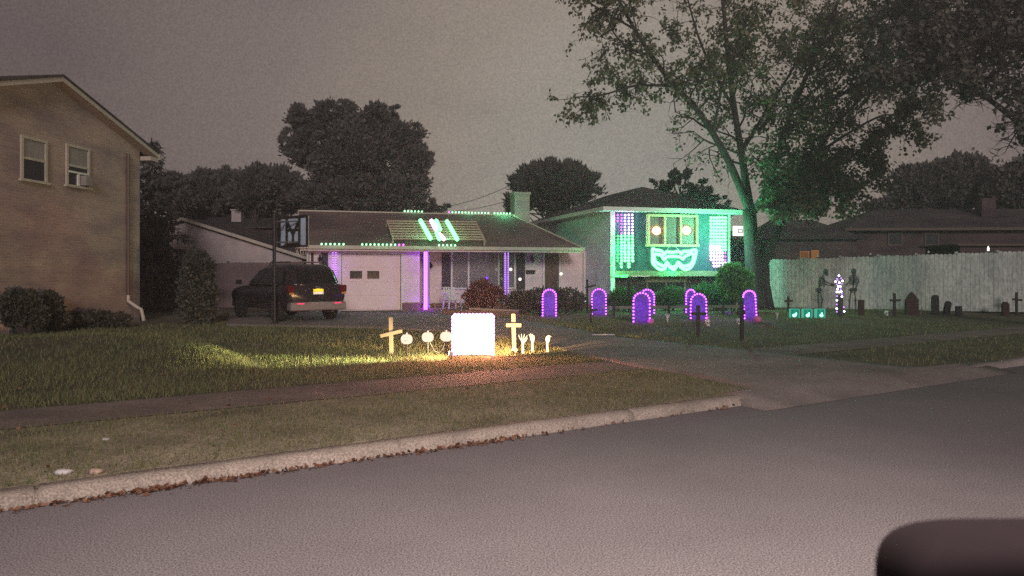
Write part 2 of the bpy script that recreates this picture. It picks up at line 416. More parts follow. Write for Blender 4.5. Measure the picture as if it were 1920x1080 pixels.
# ------------------------------------------------------------------ ground, road, kerb, walk, driveway
def grid(name, us, vs, fn, mat):
    nu, nv = len(us), len(vs)
    V = np.array([fn(a, b) for a in us for b in vs])
    i = np.arange(nu-1)[:,None]*nv+np.arange(nv-1)[None,:]
    F4 = np.stack([i, i+nv, i+nv+1, i+1], -1).reshape(-1,4)
    o = npmesh(name, V, F4, mat); o.data.polygons.foreach_set('use_smooth', [True]*len(o.data.polygons))
    return o
pv = np.concatenate([np.linspace(-150,-16,16), np.arange(-15.5,26,.35), np.linspace(27,220,22)])
qv = np.concatenate([[.165], np.arange(.17,24,.3), np.linspace(25,60,10), np.linspace(75,420,8)])
struct(grid('lawn', pv, qv, lambda p,q: (*wpq(p,q), gz(*wpq(p,q)) if q > .168 else -.04), M['lawn']))
struct(grid('road', np.linspace(-150,220,38), np.linspace(-9.6,.35,4), lambda p,q: (*wpq(p,q), 0.0), M['asphalt']))
struct(grid('far_verge', np.linspace(-150,220,12), np.array([-9.6,-9.5,-60]), lambda p,q: (*wpq(p,q), 0.0 if q>-9.55 else .1), M['lawn']))

def G0(u, v):
    Y = FP*CZ/(v-HV); return Vector(((u-CX)/FP*Y, Y, 0))
p_end = pq(*G0(1462,751)[:2])[0]; p_start = pq(*G0(1830,705)[:2])[0]
def kerb(p0, p1, taper0, taper1):
    prof = [(-.005,-.02),(.012,.045),(.045,.088),(.10,.104),(.22,.108),(.235,.05)]
    ps = sorted(list(np.arange(p0, p1+.001, .25))+[a+d for a in np.arange(math.ceil(p0/2.9)*2.9-1.2, p1-.5, 2.9) if a > p0+.1 for d in (-.02,-.011,.011,.02)])
    joints = np.arange(math.ceil(p0/2.9)*2.9-1.2, p1-.5, 2.9); mb = MB(); k = len(prof)
    for i, p in enumerate(ps):
        f = 1.0
        if taper0: f = min(f, smooth((p-p0)/.7))
        if taper1: f = min(f, smooth((p1-p)/.7))
        w = .008*math.sin(p*5.1)+.006*math.sin(p*13.7)
        jd = .022 if np.min(np.abs(joints-p)) < .012 else 0.0
        for q, z in prof:
            x, y = wpq(p, q+w*(z>0)+jd*(q < .06)); mb.v.append((x, y, z*(.12+.88*f)-jd if z > .03 else z))
    for i in range(len(ps)-1):
        for j in range(k-1):
            mb.f.append([i*k+j, (i+1)*k+j, (i+1)*k+j+1, i*k+j+1]); mb.mi.append(0)
    return mb
mb = kerb(-40, p_end, False, True)
struct(mb.build('kerb', M['concrete'], smooth=True)); struct(kerb(p_start, 60, True, False).build('kerb', M['drive'], smooth=True))
struct(grid('verge', np.arange(-40,p_end+.6,.3), np.arange(.19,2.72,.25), lambda p,q: (*wpq(p,q), gz(*wpq(p,q))+.004), M['dry_verge']))
# two joints cut in the kerb are separate slabs of the same walk
def walkway(p0, p1):
    return grid('walkway', np.arange(p0,p1,.5), np.array([2.72,3.1,3.5,3.95]), lambda p,q: (*wpq(p,q), gz(*wpq(p,q))+.007), M['walkway'])
struct(walkway(-40, 60))
Lp = [(1470,752),(1400,729),(1290,705),(1190,689),(1110,671),(1020,646),(900,628),(730,617),(560,613),(425,611)]
Rp = [(1842,703),(1720,690),(1560,674),(1400,657),(1260,642),(1130,628),(1040,611),(960,597),(800,587),(430,584)]
def resample(pts, n):
    pts = [Vector(p) for p in pts]; d = [0]
    for a, b in zip(pts, pts[1:]): d.append(d[-1]+(b-a).length)
    out = []
    for i in range(n):
        t = d[-1]*i/(n-1); k = max(j for j in range(len(d)) if d[j] <= t+1e-9); k = min(k, len(pts)-2)
        f = (t-d[k])/(d[k+1]-d[k]); out.append(pts[k].lerp(pts[k+1], f))
    return out
def edge(px, dp):
    g = [G(*a) for a in px[1:]]; p, q = pq(*G0(*px[0])[:2]); p += dp
    return [Vector((*wpq(p,-.42), 0)), Vector((*wpq(p,-.2), 0)), Vector((*wpq(p,0), 0)), Vector((*wpq(p,.3), 0))]+g
Le, Re = resample(edge(Lp, -.75), 70), resample(edge(Rp, .75), 70)
def driveh(x, y):
    p, q = pq(x, y)
    return gz(x,y)+.014 if q > .28 else .004+(.111)*smooth((q+.42)/.70)
struct(grid('driveway', range(70), range(-1,14), lambda i,j: (lambda w: (w.x, w.y, driveh(w.x,w.y) if -1 < j < 13 else -.03))(Le[i].lerp(Re[i], min(12,max(0,j))/12)), M['drive']))

# ------------------------------------------------------------------ grass blades (nobody could count them)
def in_drive(x, y):
    """signed test against the driveway outline"""
    poly = DRV; c = False; j = len(poly)-1
    for i in range(len(poly)):
        xi, yi = poly[i]; xj, yj = poly[j]
        if (yi > y) != (yj > y) and x < (xj-xi)*(y-yi)/(yj-yi)+xi: c = not c
        j = i
    return c
DRV = [(w.x,w.y) for w in Le]+[(w.x,w.y) for w in reversed(Re)]
def blades(regions):
    Vs, n = [], 0
    for (n_, ps, qs, h, w) in regions:
        p = RNG.uniform(ps[0], ps[1], n_); q = RNG.uniform(qs[0], qs[1], n_)
        x = K0[0]+p*RD[0]+q*MD[0]; y = K0[1]+p*RD[1]+q*MD[1]
        keep = np.array([(y[i] > 1 and abs(x[i]) < y[i]*.74 and not in_drive(x[i], y[i])) for i in range(n_)])
        keep &= ~((q > 2.74) & (q < 3.93))
        # patchy growth
        dens = .55+.45*np.sin(x*2.1+np.sin(y*1.7)*1.5)*np.sin(y*1.9+1+np.sin(x*.9))
        keep &= RNG.uniform(0,1,n_) < .35+.65*dens
        x, y, q = x[keep], y[keep], q[keep]; m = len(x)
        z = np.array([gz(a,b) for a,b in zip(x,y)])
        hh = h*RNG.uniform(.45,1.3,m); ww = w*RNG.uniform(.6,1.3,m); a = RNG.uniform(0,2*PI,m)
        lx, ly = RNG.normal(0,.4,m)*hh, RNG.normal(0,.4,m)*hh
        c, s_ = np.cos(a)*ww/2, np.sin(a)*ww/2
        V = np.stack([np.stack([x-c,y-s_,z-.01],1), np.stack([x+c,y+s_,z-.01],1), np.stack([x+lx,y+ly,z+hh],1)],1)
        Vs.append(V.reshape(-1,3))
    V = np.concatenate(Vs); F3 = np.arange(len(V)).reshape(-1,3)
    o = npmesh('grass', V, F3, M['grass']); o['kind'] = 'stuff'
    tag(o, 'short patchy autumn grass on the verge and lawns', 'grass')
blades([(40000, (-9,5.5), (.24,2.7), .058, .010),
        (62000, (-9,8), (3.95,8.5), .075, .013),
        (45000, (-11,12), (8.5,16), .08, .018),
        (26000, (4,20), (.24,12), .075, .016),
        (26000, (6,32), (8,26), .09, .022)])
# leaf litter in the gutter and on the road edge
def litter():
    n = 750; p = np.concatenate([RNG.normal(-3.2,.9,330), RNG.normal(-.6,.5,150), RNG.uniform(-9,4.3,150), RNG.uniform(-8,4,120)])
    q = np.concatenate([-np.abs(RNG.normal(0,.05,330))-.01, -np.abs(RNG.normal(0,.05,150))-.01, -np.abs(RNG.normal(0,.045,150))-.005, RNG.uniform(.3,9,120)])
    pts = np.array([(*wpq(a,b), (.012 if b < .0 else gz(*wpq(a,b))+.05)) for a,b in zip(p,q)])
    keep = np.array([not (b > .2 and in_drive(*wpq(a,b))) for a,b in zip(p,q)])
    pts = pts[keep]
    d = RNG.normal(0,1,(len(pts),3)); d[:,2] = np.abs(d[:,2])*.35
    V, Fc = leafquads(pts, d, .050, .036, .2)
    V[:,2] = np.maximum(V[:,2], .006)
    o = npmesh('leaf_litter', V, Fc, M['litter']); o['kind'] = 'stuff'
    tag(o, 'small reddish fallen leaves gathered in the gutter along the kerb', 'fallen leaves')
litter()
def pebble(name, u, v, r, sc, mat, label, cat):
    g = G(u, v); mb = MB().ball((0,0,r*sc[2]*.7), r, 9, 6, sc)
    mb.v = [(x*(1+.22*math.sin(7*y/r+z*40)), y*(1+.2*math.sin(5*x/r+1)), z*(1+.15*math.sin(9*x/r))) for x,y,z in mb.v]
    o = mb.build(name, mat, smooth=True); o.location = g; o.rotation_euler = (0,0,.6); tag(o, label, cat)
pebble('paper_scrap', 118, 890, .052, (1.3,.8,.5), M['plastic_white'], 'crumpled whitish scrap of paper lying on the verge by the kerb', 'litter')
pebble('stone', 179, 889, .045, (1.2,.9,.6), M['plank'], 'tan stone lying on the verge beside the paper scrap', 'stone')
pebble('paper_scrap', 198, 826, .030, (1.2,.8,.5), M['plastic_white'], 'tiny white scrap of paper alone in the verge grass', 'litter')

# ------------------------------------------------------------------ main house
A = G(730, 583); A.z = .25
HF = Frame(A, math.radians(16)); A0 = A
house = thing('split_level_house', 'pale split level house with dark shingle roofs hung with green and purple lights', 'house', A, HF.rot)
def hx(u, y, v=500): return HF.aty(u, v, y).x
def hz(u, v, y): return HF.aty(u, v, y).z
sL = hx(580, 0); s1 = hx(787, 0); YR = 1.25
s2 = hx(1098, YR)
EV = -.5
ze = hz(740, 465, EV)
# --- garage wing walls
TH = .18
mb = MB(); 
gd0, gd1 = hx(640,0), hx(752,0); gdz = hz(700, 476, 0)
mb.box(sL, gd0, 0, TH, 0, ze); mb.box(gd1, s1, 0, TH, 0, ze); mb.box(gd0, gd1, 0, TH, gdz, ze)
mb.box(s1-TH, s1, TH, YR, 0, ze); mb.box(sL, sL+TH, TH, 7.6, 0, ze)
mb.box(s1, s2, YR, YR+TH, 0, ze); mb.box(sL+TH, s2, 7.42, 7.6, 0, ze)
yr = HF.atx(525, 394, sL-.25).y; yr = min(5.0, max(2.6, yr))
zr = hz(740, 399.5, yr)
mb.add([(sL+.02,.1,ze),(sL+.02,7.5,ze),(sL+.02,yr,zr-.1),(sL+.16,.1,ze),(sL+.16,7.5,ze),(sL+.16,yr,zr-.1)], [(0,2,1),(3,4,5),(0,3,5,2),(1,2,5,4)])
mb.build('wall', M['pale_wall'], house)
# brick plinth and garage door
mb = MB(); mb.box(gd1+.03, s1+.02, -.06, -.003, 0, .30); mb.box(s1+.06, hx(948,YR)-.3, YR-.07, YR-.003, 0, .22); mb.build('plinth', M['brickstep'], house)
mb = MB(); mb.box(gd0+.02, gd1-.02, .06, .11, .02, gdz-.02)
w = (gd1-gd0-.04)
for k in range(4):
    z0 = .05+k*(gdz-.07)/4; mb.box(gd0+.05, gd1-.05, .045, .0585, z0+.02, z0+(gdz-.07)/4-.015)
gdoor = mb.build('garage_door', M['garage'], house)
for (a, b) in ((656,679),(688.5,711)):
    zb, zt = hz(a,522.5,.04), hz(a,508,.04); mb = MB(); mb.box(hx(a,.04), hx(b,.04), .028, .044, zb, zt); mb.build('window', M['dark_glass'], gdoor)
mb = MB(); mb.box(gd0-.09, gd0, -.02, -.002, .0, gdz+.09); mb.box(gd1, gd1+.09, -.02, -.002, 0, gdz+.09); mb.box(gd0, gd1, -.02, -.002, gdz, gdz+.09); mb.build('door_trim', M['white_trim'], house)
# side entry and dark window left of garage door
a, b = hx(603,0), hx(615,0); mb = MB(); mb.box(a, b, -.03, -.003, .9, hz(608,474,0)); mb.build('shutter', M['shutter'], house)
a, b = hx(583,0), hx(588,0); mb = MB(); mb.box(a, b, -.03, -.003, .9, hz(588,474,0)); mb.build('shutter', M['shutter'], house)
def wall_lamp(u, v, y, h=.26):
    x, z = hx(u, y), hz(u, v, y)
    mb = MB(); mb.box(x-.04, x+.04, y-.02, y-.002, z-.05, z+.10); mb.tube([(x,y-.01,z+.06),(x,y-.10,z+.12),(x,y-.13,z+.04)], .012, 6)
    mb.lathe([(.03,z-h*.7),(.06,z-h*.55),(.075,z-.03),(.10,z-.01),(.02,z+.05)], (x,y-.14,0), 8)
    mb.build('wall_lamp', M['black'], house)
wall_lamp(600, 484, 0); wall_lamp(807, 497, YR, .16); wall_lamp(997, 484, YR)
# --- recessed wall: window, shutters, mailbox, door
def zz(v, u=900): return hz(u, v, YR)
for (a, b) in ((828,844.5),(968,984)):
    mb = MB(); mb.box(hx(a,YR), hx(b,YR), YR-.045, YR-.003, zz(542.5,a), zz(474,a), .0)
    mb.build('shutter', M['shutter'], house)
wa, wb, wz0, wz1 = hx(848,YR), hx(963,YR), zz(539), zz(473)
win = MB(); fw = .07
win.box(wa-fw, wb+fw, YR-.07, YR-.003, wz1, wz1+fw); win.box(wa-fw, wb+fw, YR-.09, YR-.003, wz0-fw, wz0)
win.box(wa-fw, wa, YR-.07, YR-.003, wz0, wz1); win.box(wb, wb+fw, YR-.07, YR-.003, wz0, wz1)
for u in (878, 934.5): x = hx(u,YR); win.box(x-.035, x+.035, YR-.065, YR-.004, wz0, wz1)
win = win.build('window', M['white_trim'], house)
MB().box(wa, wb, YR-.016, YR-.006, wz0, wz1).build('curtain', M['curtain'], win)
mm = [wa, hx(878,YR)-.036, hx(878,YR)+.036, hx(934.5,YR)-.036, hx(934.5,YR)+.036, wb]
for k in range(3):
    MB().quad((mm[2*k],YR-.04,wz0),(mm[2*k+1],YR-.04,wz0),(mm[2*k+1],YR-.04,wz1),(mm[2*k],YR-.04,wz1)).build('pane', M['pane'], win)
mb = MB(); x0, x1 = hx(986,YR), hx(1002,YR); mb.box(x0, x1, YR-.12, YR-.003, zz(513), zz(508), .0); mb.box(x0-.01, x1+.01, YR-.15, YR-.003, zz(508)+.001, zz(506.5)); mb.build('mailbox', M['black'], house)
dx0, dx1, dz1 = hx(1021,YR), hx(1047,YR), zz(475,1030)
dr = MB(); dr.box(dx0, dx1, YR-.03, YR-.003, .12, dz1)
for (fa, fb, fc, fd) in ((.12,.45,.55,.93),(.55,.88,.55,.93),(.12,.45,.08,.48),(.55,.88,.08,.48)):
    dr.box(dx0+(dx1-dx0)*fa, dx0+(dx1-dx0)*fb, YR-.045, YR-.031, .12+(dz1-.12)*fc, .12+(dz1-.12)*fd)
dr = dr.build('door', M['door_brown'], house)
MB().ball((dx1-.08,YR-.07,1.05), .035).build('handle', M['chrome'], dr, True)
mb = MB(); mb.box(dx0-.09, dx0-.003, YR-.05, YR-.002, .1, dz1+.08); mb.box(dx1+.003, dx1+.09, YR-.05, YR-.002, .1, dz1+.08); mb.box(dx0, dx1, YR-.05, YR-.002, dz1+.003, dz1+.08); mb.build('door_frame', M['white_trim'], house)
mb = MB(); mb.box(s1, s2, -.02, YR-.08, .0, .10); mb.build('porch_step', M['brickstep'], house)
MB().tube([(s2-.1,YR-.10,ze-.05),(s2-.1,YR-.06,.1)], .04, 8).build('downspout', M['white_trim'], house); MB().tube([(sL-.06,-.06,ze-.1),(sL-.06,-.06,.1)], .04, 8).build('downspout', M['white_trim'], house)
# porch posts
posts = []
for u in (800, 949.5):
    x = hx(u, 0.0); mb = MB(); mb.box(x-.11, x+.11, -.02, .20, .10, ze-.02, .012); mb.box(x-.14, x+.14, -.05, .23, .10, .20, .01); mb.build('post', M['post_paint'], house); posts.append(x)
# --- wing roof: gable at one end, hip against the tall block
sr0 = hx(524, yr); sr0 = sL-.35
srr = HF.aty(962, 405, yr).x
seR = HF.aty(1092, 466, EV).x
yb_ = 2*yr-EV
zf = ze+.06
roof = MB()
roof.slab([(sr0,EV,zf),(seR,EV,zf),(srr,yr,zr),(sr0,yr,zr)], .07)
roof.slab([(sr0,yb_,zf),(sr0,yr,zr-.002),(srr,yr,zr-.002),(seR,yb_,zf)], .07)
roof.slab([(seR,EV,zf-.002),(seR,yb_,zf-.002),(srr,yr,zr-.004)], .07)
roof = roof.build('roof', M['shingle'], house)
mb = MB(); mb.box(sr0-.02, seR+.05, EV-.13, EV-.01, ze-.05, ze+.075); mb.build('gutter', M['gutter'], roof)
mb = MB(); mb.box(sr0+.02, seR, EV-.005, EV+.02, ze-.12, ze-.01); mb.box(sr0+.02, seR, EV+.022, .0, ze-.07, ze-.045); mb.box(s1, seR, .003, YR, ze-.07, ze-.045); mb.build('soffit', M['pale_wall'], roof)
mb = MB(); mb.bar((sr0,yr,zr+.02),(srr,yr,zr+.02), .07, .05); mb.bar((srr,yr,zr+.02),(seR,EV,zf+.03), .06, .05); mb.bar((sr0-.03,yr,zr-.02),(sr0-.03,EV,zf-.03), .05, .14); mb.build('ridge_trim', M['gutter'], roof)
rn = Vector((seR-sr0,0,0)).cross(Vector((0,yr-EV,zr-zf))).normalized()
def roofpt(u, v, off): return HF.atplane(u, v, Vector((sr0,EV,zf))+rn*off, rn)
# chimney
xc0, xc1 = HF.aty(965,400,yr+.9).x, HF.aty(993,400,yr+.9).x
zc = hz(979, 360, yr+.9)
mb = MB(); mb.box(xc0, xc1, yr+.9, yr+1.6, ze-.3, zc-.12); mb.box(xc0-.05, xc1+.05, yr+.85, yr+1.65, zc-.119, zc); mb.build('chimney', M['brick_chim'], house)
xp = HF.aty(972, 340, yr+1.2).x; zp = hz(972, 322, yr+1.2)
mb = MB(); mb.tube([(xp,yr+1.2,zc-.02),(xp,yr+1.2,zp)], .085, 8); mb.lathe([(.06,zp),(.16,zp+.02),(.16,zp+.06),(.03,zp+.10)], (xp,yr+1.2,0), 8); mb.tube([(xp,yr+1.2,zp-.25),(xp-.22,yr+1.2,zp-.32)], .05, 6); mb.build('flue_pipe', M['black'], house)

# --- two storey block
yb = HF.atx(1145, 480, s2).y
s3 = hx(1368, yb)
YD = yb+9.0
z2 = hz(1250, 507.5, yb); z1 = hz(1250, 518, yb); ze2 = hz(1146, 397, yb)
mb = MB(); mb.box(s2, s2+TH, yb+.01, YD, 0, ze2); mb.build('side_wall', M['white_wall'], house)
mb = MB(); mb.box(s2+TH+.002, s3, YD-.2, YD-.003, 0, ze2); mb.box(s3-TH, s3, yb+.03, YD-.21, 0, ze2); mb.box(s2+TH+.004, s3-TH-.003, yb+.55, yb+.75, 0, z1+.02); mb.build('wall', M['brick_red'], house)
mb = MB(); mb.box(s2+TH+.003, s3-.004, yb+.02, yb+.2, z2, ze2); mb.build('front_panel', M['dark_panel'], house)
mb = MB(); mb.box(s2+TH+.003, s3-.003, yb-.05, yb+.548, z1, z2-.003); mb.build('ledge', M['planter'], house)
MB().box(s2-.02, s2+TH, yb-.02, yb+.008, z1, ze2).build('corner_trim', M['white_trim'], house); MB().box(s3-.07, s3+.02, yb-.02, yb+.018, z1, ze2).build('corner_trim', M['white_trim'], house)
# ground-floor window under the ledge
lw0, lw1 = hx(1214,yb+.55), hx(1282,yb+.55); lz0, lz1 = hz(1250,552,yb+.55), hz(1250,529,yb+.55)
w = MB(); y = yb+.55
w.box(lw0-.12, lw1+.12, y-.04, y-.003, lz1, z1-.02); w.box(lw0-.06, lw0, y-.05, y-.003, lz0, lz1-.002); w.box(lw1, lw1+.06, y-.05, y-.003, lz0, lz1-.002); xm = (lw0+lw1)/2; w.box(xm-.03, xm+.03, y-.05, y-.003, lz0, lz1-.002); w.box(lw0-.06, lw1+.06, y-.06, y-.003, lz0-.06, lz0-.002)
w = w.build('window', M['planter'], house)
for a, b in ((lw0,xm-.031),(xm+.031,lw1)):
    MB().box(a, b, y-.02, y-.004, lz0, lz1).build('pane', M['dark_glass'], w)
# hip roof
OV = .5
ex0, ex1, ey0, ey1 = s2-OV, s3+OV, yb-OV, YD+OV
zap = HF.aty(1182, 353, (yb+YD)/2-1.2).z
xmid = (s2+s3)/2; run = (ex1-ex0)/2
r2 = MB(); zb2 = ze2+.13
a0, a1 = (xmid, ey0+run, zap), (xmid, ey1-run, zap)
r2.slab([(ex0,ey0,zb2),(ex1,ey0,zb2),a0], .06); r2.slab([(ex1,ey0,zb2-.002),(ex1,ey1,zb2-.002),a1,a0], .06)
r2.slab([(ex1,ey1,zb2),(ex0,ey1,zb2),a1], .06); r2.slab([(ex0,ey1,zb2-.002),(ex0,ey0,zb2-.002),a0,a1], .06)
r2 = r2.build('roof', M['shingle_dark'], house)
mb = MB(); e = .03
mb.box(ex0-e, ex1+e, ey0-e, ey0, ze2+.0, ze2+.15); mb.box(ex0-e, ex0, ey0+.002, ey1, ze2+.0, ze2+.15); mb.box(ex1, ex1+e, ey0+.002, ey1, ze2, ze2+.15); mb.box(ex0, ex1, ey1, ey1+e, ze2, ze2+.15); mb.build('fascia', M['white_trim'], r2)
mb = MB(); mb.box(ex0, ex1, ey0+.003, ey1-.003, ze2+.004, ze2+.03); mb.build('soffit', M['soffit'], r2)
# upper window
uw0, uw1 = hx(1216,yb), hx(1302,yb); uz0, uz1 = hz(1258,458,yb), hz(1258,407,yb)
w = MB(); f = .10; Yw = yb+.018
w.box(uw0-f, uw1+f, Yw-.16, Yw, uz1, uz1+f); w.box(uw0-f-.03, uw1+f+.03, Yw-.19, Yw, uz0-f, uz0)
w.box(uw0-f, uw0, Yw-.16, Yw, uz0+.001, uz1-.001); w.box(uw1, uw1+f, Yw-.16, Yw, uz0+.001, uz1-.001)
ms = [hx(1244.5,yb), hx(1274,yb)]
for x in ms: w.box(x-.04, x+.04, Yw-.15, Yw-.002, uz0+.001, uz1-.001)
w = w.build('window', pm('cream_window_frame', (.60,.47,.30), .6, .08, 3), house)
MB().box(uw0, uw1, Yw-.02, Yw-.005, uz0, uz1).build('curtain', M['curtain'], w)
xs = [uw0, ms[0]-.041, ms[0]+.041, ms[1]-.041, ms[1]+.041, uw1]
for k in range(3):
    MB().quad((xs[2*k],Yw-.125,uz0),(xs[2*k+1],Yw-.125,uz0),(xs[2*k+1],Yw-.125,uz1),(xs[2*k],Yw-.125,uz1)).build('pane', M['pane'], w)
# lower wing set back behind the block
mb = MB(); mb.box(s3+.003, s3+2.3, yb+2.6, yb+7, 0, ze2-.5); mb.build('side_wall', M['brick_red'], house)

# ------------------------------------------------------------------ lights on the house (each string hangs on the house)
def hthing(name, label, cat, group=None): return thing(name, label, cat, A, HF.rot, group)
# eyes
for k, (u, v) in enumerate(((1231,432.5),(1287,432))):
    t = hthing('eye_lamp', ['round warm glowing eye lamp in the upper window pane nearer the chimney', 'round warm glowing eye lamp in the upper window pane nearer the maple trunk'][k], 'lamp', 'glowing eyes in the upper window')
    y = Yw-.075; c = HF.aty(u, v, y)
    MB().ball(c, .185, 16, 10, (1,.14,.88)).build('globe', M['eye'], t, True)
    pts = [HF.aty(u+a, v+b, y-.015) for a,b in ((-15,-1),(-8,-7),(0,-11),(8,-7),(14,1),(8,6),(0,9),(-8,5))]
    MB().tube(pts, .012, 5, closed=True).build('outline', M['eye_wire'], t)
    lamp('POINT', 'eye_light', (c.x, Yw-.5, c.z), 2.0, (1,.62,.33), t, .05)
# mouth
t = hthing('mouth_light', 'glowing mint green jagged grin of light tube under the upper window', 'light display')
def mpt(px, py, off=.06): return HF.aty(1210+px/17.455, 455+py/17.455, yb-off)
def spl(pts, n=3):
    out = []
    for i in range(len(pts)):
        p0,p1,p2,p3 = pts[i-1], pts[i], pts[(i+1)%len(pts)], pts[(i+2)%len(pts)]
        for k in range(n):
            s = k/n; out.append(.5*((2*p1)+(p2-p0)*s+(2*p0-5*p1+4*p2-p3)*s*s+(3*p1-p0-3*p2+p3)*s**3))
    return out
outer = [(240,200),(330,235),(480,260),(560,300),(615,400),(690,300),(880,320),(1090,290),(1190,380),(1230,290),(1400,290),(1650,235),(1640,420),(1570,680),(1460,830),(1290,880),(1130,770),(1080,660),(1010,800),(930,880),(790,790),(715,660),(640,850),(470,870),(320,760),(240,640),(240,420)]
inner = [(300,385),(420,385),(520,420),(620,560),(700,465),(920,450),(1140,470),(1230,540),(1310,440),(1560,360),(1560,560),(1450,720),(1250,770),(1140,690),(1070,640),(1000,760),(900,800),(780,750),(710,640),(630,760),(520,740),(380,660),(310,580)]
for pl in (outer, inner):
    MB().tube(spl([mpt(*p) for p in pl]), .058, 8, closed=True).build('light_tube', M['neon'], t, True)
mb = MB(); mb.tube([mpt(715,300,.07),mpt(735,180,.1),mpt(860,60,.2)], .01, 5); mb.tube([mpt(1130,290,.07),mpt(1010,150,.1),mpt(960,70,.2)], .01, 5); mb.build('wire', M['led_tiny'].copy() if False else M['plastic_white'], t)
c = mpt(930, 560, .5); lamp('POINT', 'mouth_glow', c, 50, (.0,1,.27), t, .12)
c = mpt(930, 950, .22); lamp('POINT', 'mouth_glow', c, 22, (.0,1,.35), t, .05)
# curtain matrices
def matrix(label, u0, u1, v0, v1, cols, rows, pick, lampcol, energy, wc=(0,.85,.42), out=.45):
    t = hthing('light_curtain', label, 'string lights', 'curtains of bulbs flanking the upper window')
    mb = MB(); y = yb-.05; byb = {}
    for i in range(cols):
        u = u0+(u1-u0)*i/(cols-1); top = HF.aty(u, v0-4, y); bot = HF.aty(u, v1, y)
        mb.tube([top, bot], .006, 4)
        for j in range(rows):
            k = pick(i/(cols-1), j/(rows-1), i, j)
            if k: byb.setdefault(k, []).append(HF.aty(u+RNG.normal(0,.25), v0+(v1-v0)*j/(rows-1)+RNG.normal(0,.25), y-.02))
    mb.build('wire', M['black'], t)
    for (k, r), ps in byb.items(): bulbs(t, ps, M[k], r)
    for f, c_, e in lampcol:
        p = HF.aty((u0+u1)/2, v0+(v1-v0)*f, yb-out); lamp('POINT', 'curtain_glow', p, energy*e, c_, t, .12)
        p = HF.aty((u0+u1)/2, v0+(v1-v0)*f, yb-.30); lamp('POINT', 'wall_wash', p, 14*e, wc, t, .12)
def pickL(a, b, i, j):
    edge = .40-a*.55+.02*math.sin(i*3)
    if b < .40:
        if b > .16+a*.55 and b < .38-a*.25: return None
        return ('led_mag', .040) if a+b*.4 < .42 else ('led_pink', .045)
    if b > .93 and i % 2 == 0: return None
    return ('led_green', .044) if a < .2 else (('led_mint', .068) if b > .55 and a > .3 else ('led_mint', .060))
def pickR(a, b, i, j):
    if b > .92 and i == 0: return None
    if b > .70: return ('led_mag', .042) if (a > .8 and b < .93) else ('led_pink', .056)
    if b > .55 and a < .7: return ('led_white', .066)
    return ('led_mint', .070)
GREEN = (.05,1,.28)
matrix('curtain of magenta over green bulbs on the dark wall beside the white side wall', 1158, 1186, 403, 500, 5, 18, pickL, ((.1,(.8,.3,1),.3),(.65,GREEN,1.0)), 120)
matrix('curtain of bluish white over pink bulbs on the dark wall near the maple trunk', 1333, 1360, 408, 499, 6, 16, pickR, ((.2,(.14,1,.40),1.0),(.7,(.4,.8,1),.4)), 400, (.02,.8,.5), 1.3)
t = hthing('light_tube', 'short L-shaped glowing green light tube at the lower wall corner', 'light tube')
y = yb-.08
mb = MB(); mb.tube([HF.aty(1147,481,y),HF.aty(1147,494,y)], .05, 8); mb.tube([HF.aty(1147.5,500,y),HF.aty(1147.5,512,y),HF.aty(1150,517,y),HF.aty(1161,517.5,y)], .05, 8); mb.tube([HF.aty(1164,518,y),HF.aty(1177,517.5,y)], .05, 8); mb.build('tube', M['led_green'], t, True)
lamp('POINT', 'tube_glow', HF.aty(1158,512,y-.3), 18, GREEN, t, .08)
t = hthing('fairy_lights', 'short row of tiny white bulbs under the ledge beside the green tube', 'string lights')
bulbs(t, [HF.aty(1185+i*2.9, 517.8+.4*math.sin(i), yb-.07) for i in range(12)], M['led_tiny'], .014)
# roof strings
def roofstring(label, pts, mats, r=.042, gl=1.0):
    t = hthing('roof_lights', label, 'string lights', 'green bulb strings along the garage wing roof')
    MB().tube([pts[0], pts[-1]], .008, 4).build('wire', M['black'], t)
    by = {}
    for p, m in zip(pts, mats): by.setdefault(m, []).append(p)
    for m, ps in by.items(): bulbs(t, ps, M[m], r)
    c_ = pts[len(pts)//2]; lamp('POINT', 'string_glow', (c_.x,c_.y-.15,c_.z+.22), .55*len(pts)*gl, (.12,1,.42), t, .1)
def ridgep(u): w = HF.aty(u, 402, yr); return Vector((w.x, yr-.02, zr+.085))
def eavep(u): w = HF.aty(u, 458, EV-.12); return Vector((w.x, EV-.15, ze+.115))
rs = lambda a, b, n: [a+(b-a)*i/(n-1) for i in range(n)]
roofstring('short string of mint bulbs on the roof ridge over the slatted frame', [ridgep(u) for u in rs(758.5,791,6)], ['led_roof']*6)
roofstring('longest string of bulbs on the roof ridge, first one pink', [ridgep(u) for u in rs(842,915.5,13)], ['led_mag']+['led_roof']*12)
roofstring('string of mint bulbs at the ridge end next to the chimney', [ridgep(u) for u in rs(927,956,6)], ['led_roof']*6, gl=10)
roofstring('string of mint bulbs on the eave above the parked car', [eavep(u) for u in rs(603,644,6)], ['led_roof']*6)
roofstring('long string of bulbs on the eave above the garage door, ending magenta', [eavep(u) for u in rs(679,756,11)], ['led_roof']*9+['led_mag']*2)
roofstring('string of mint bulbs on the eave below the slatted frame', [eavep(u) for u in rs(823,853,5)], ['led_roof']*5)
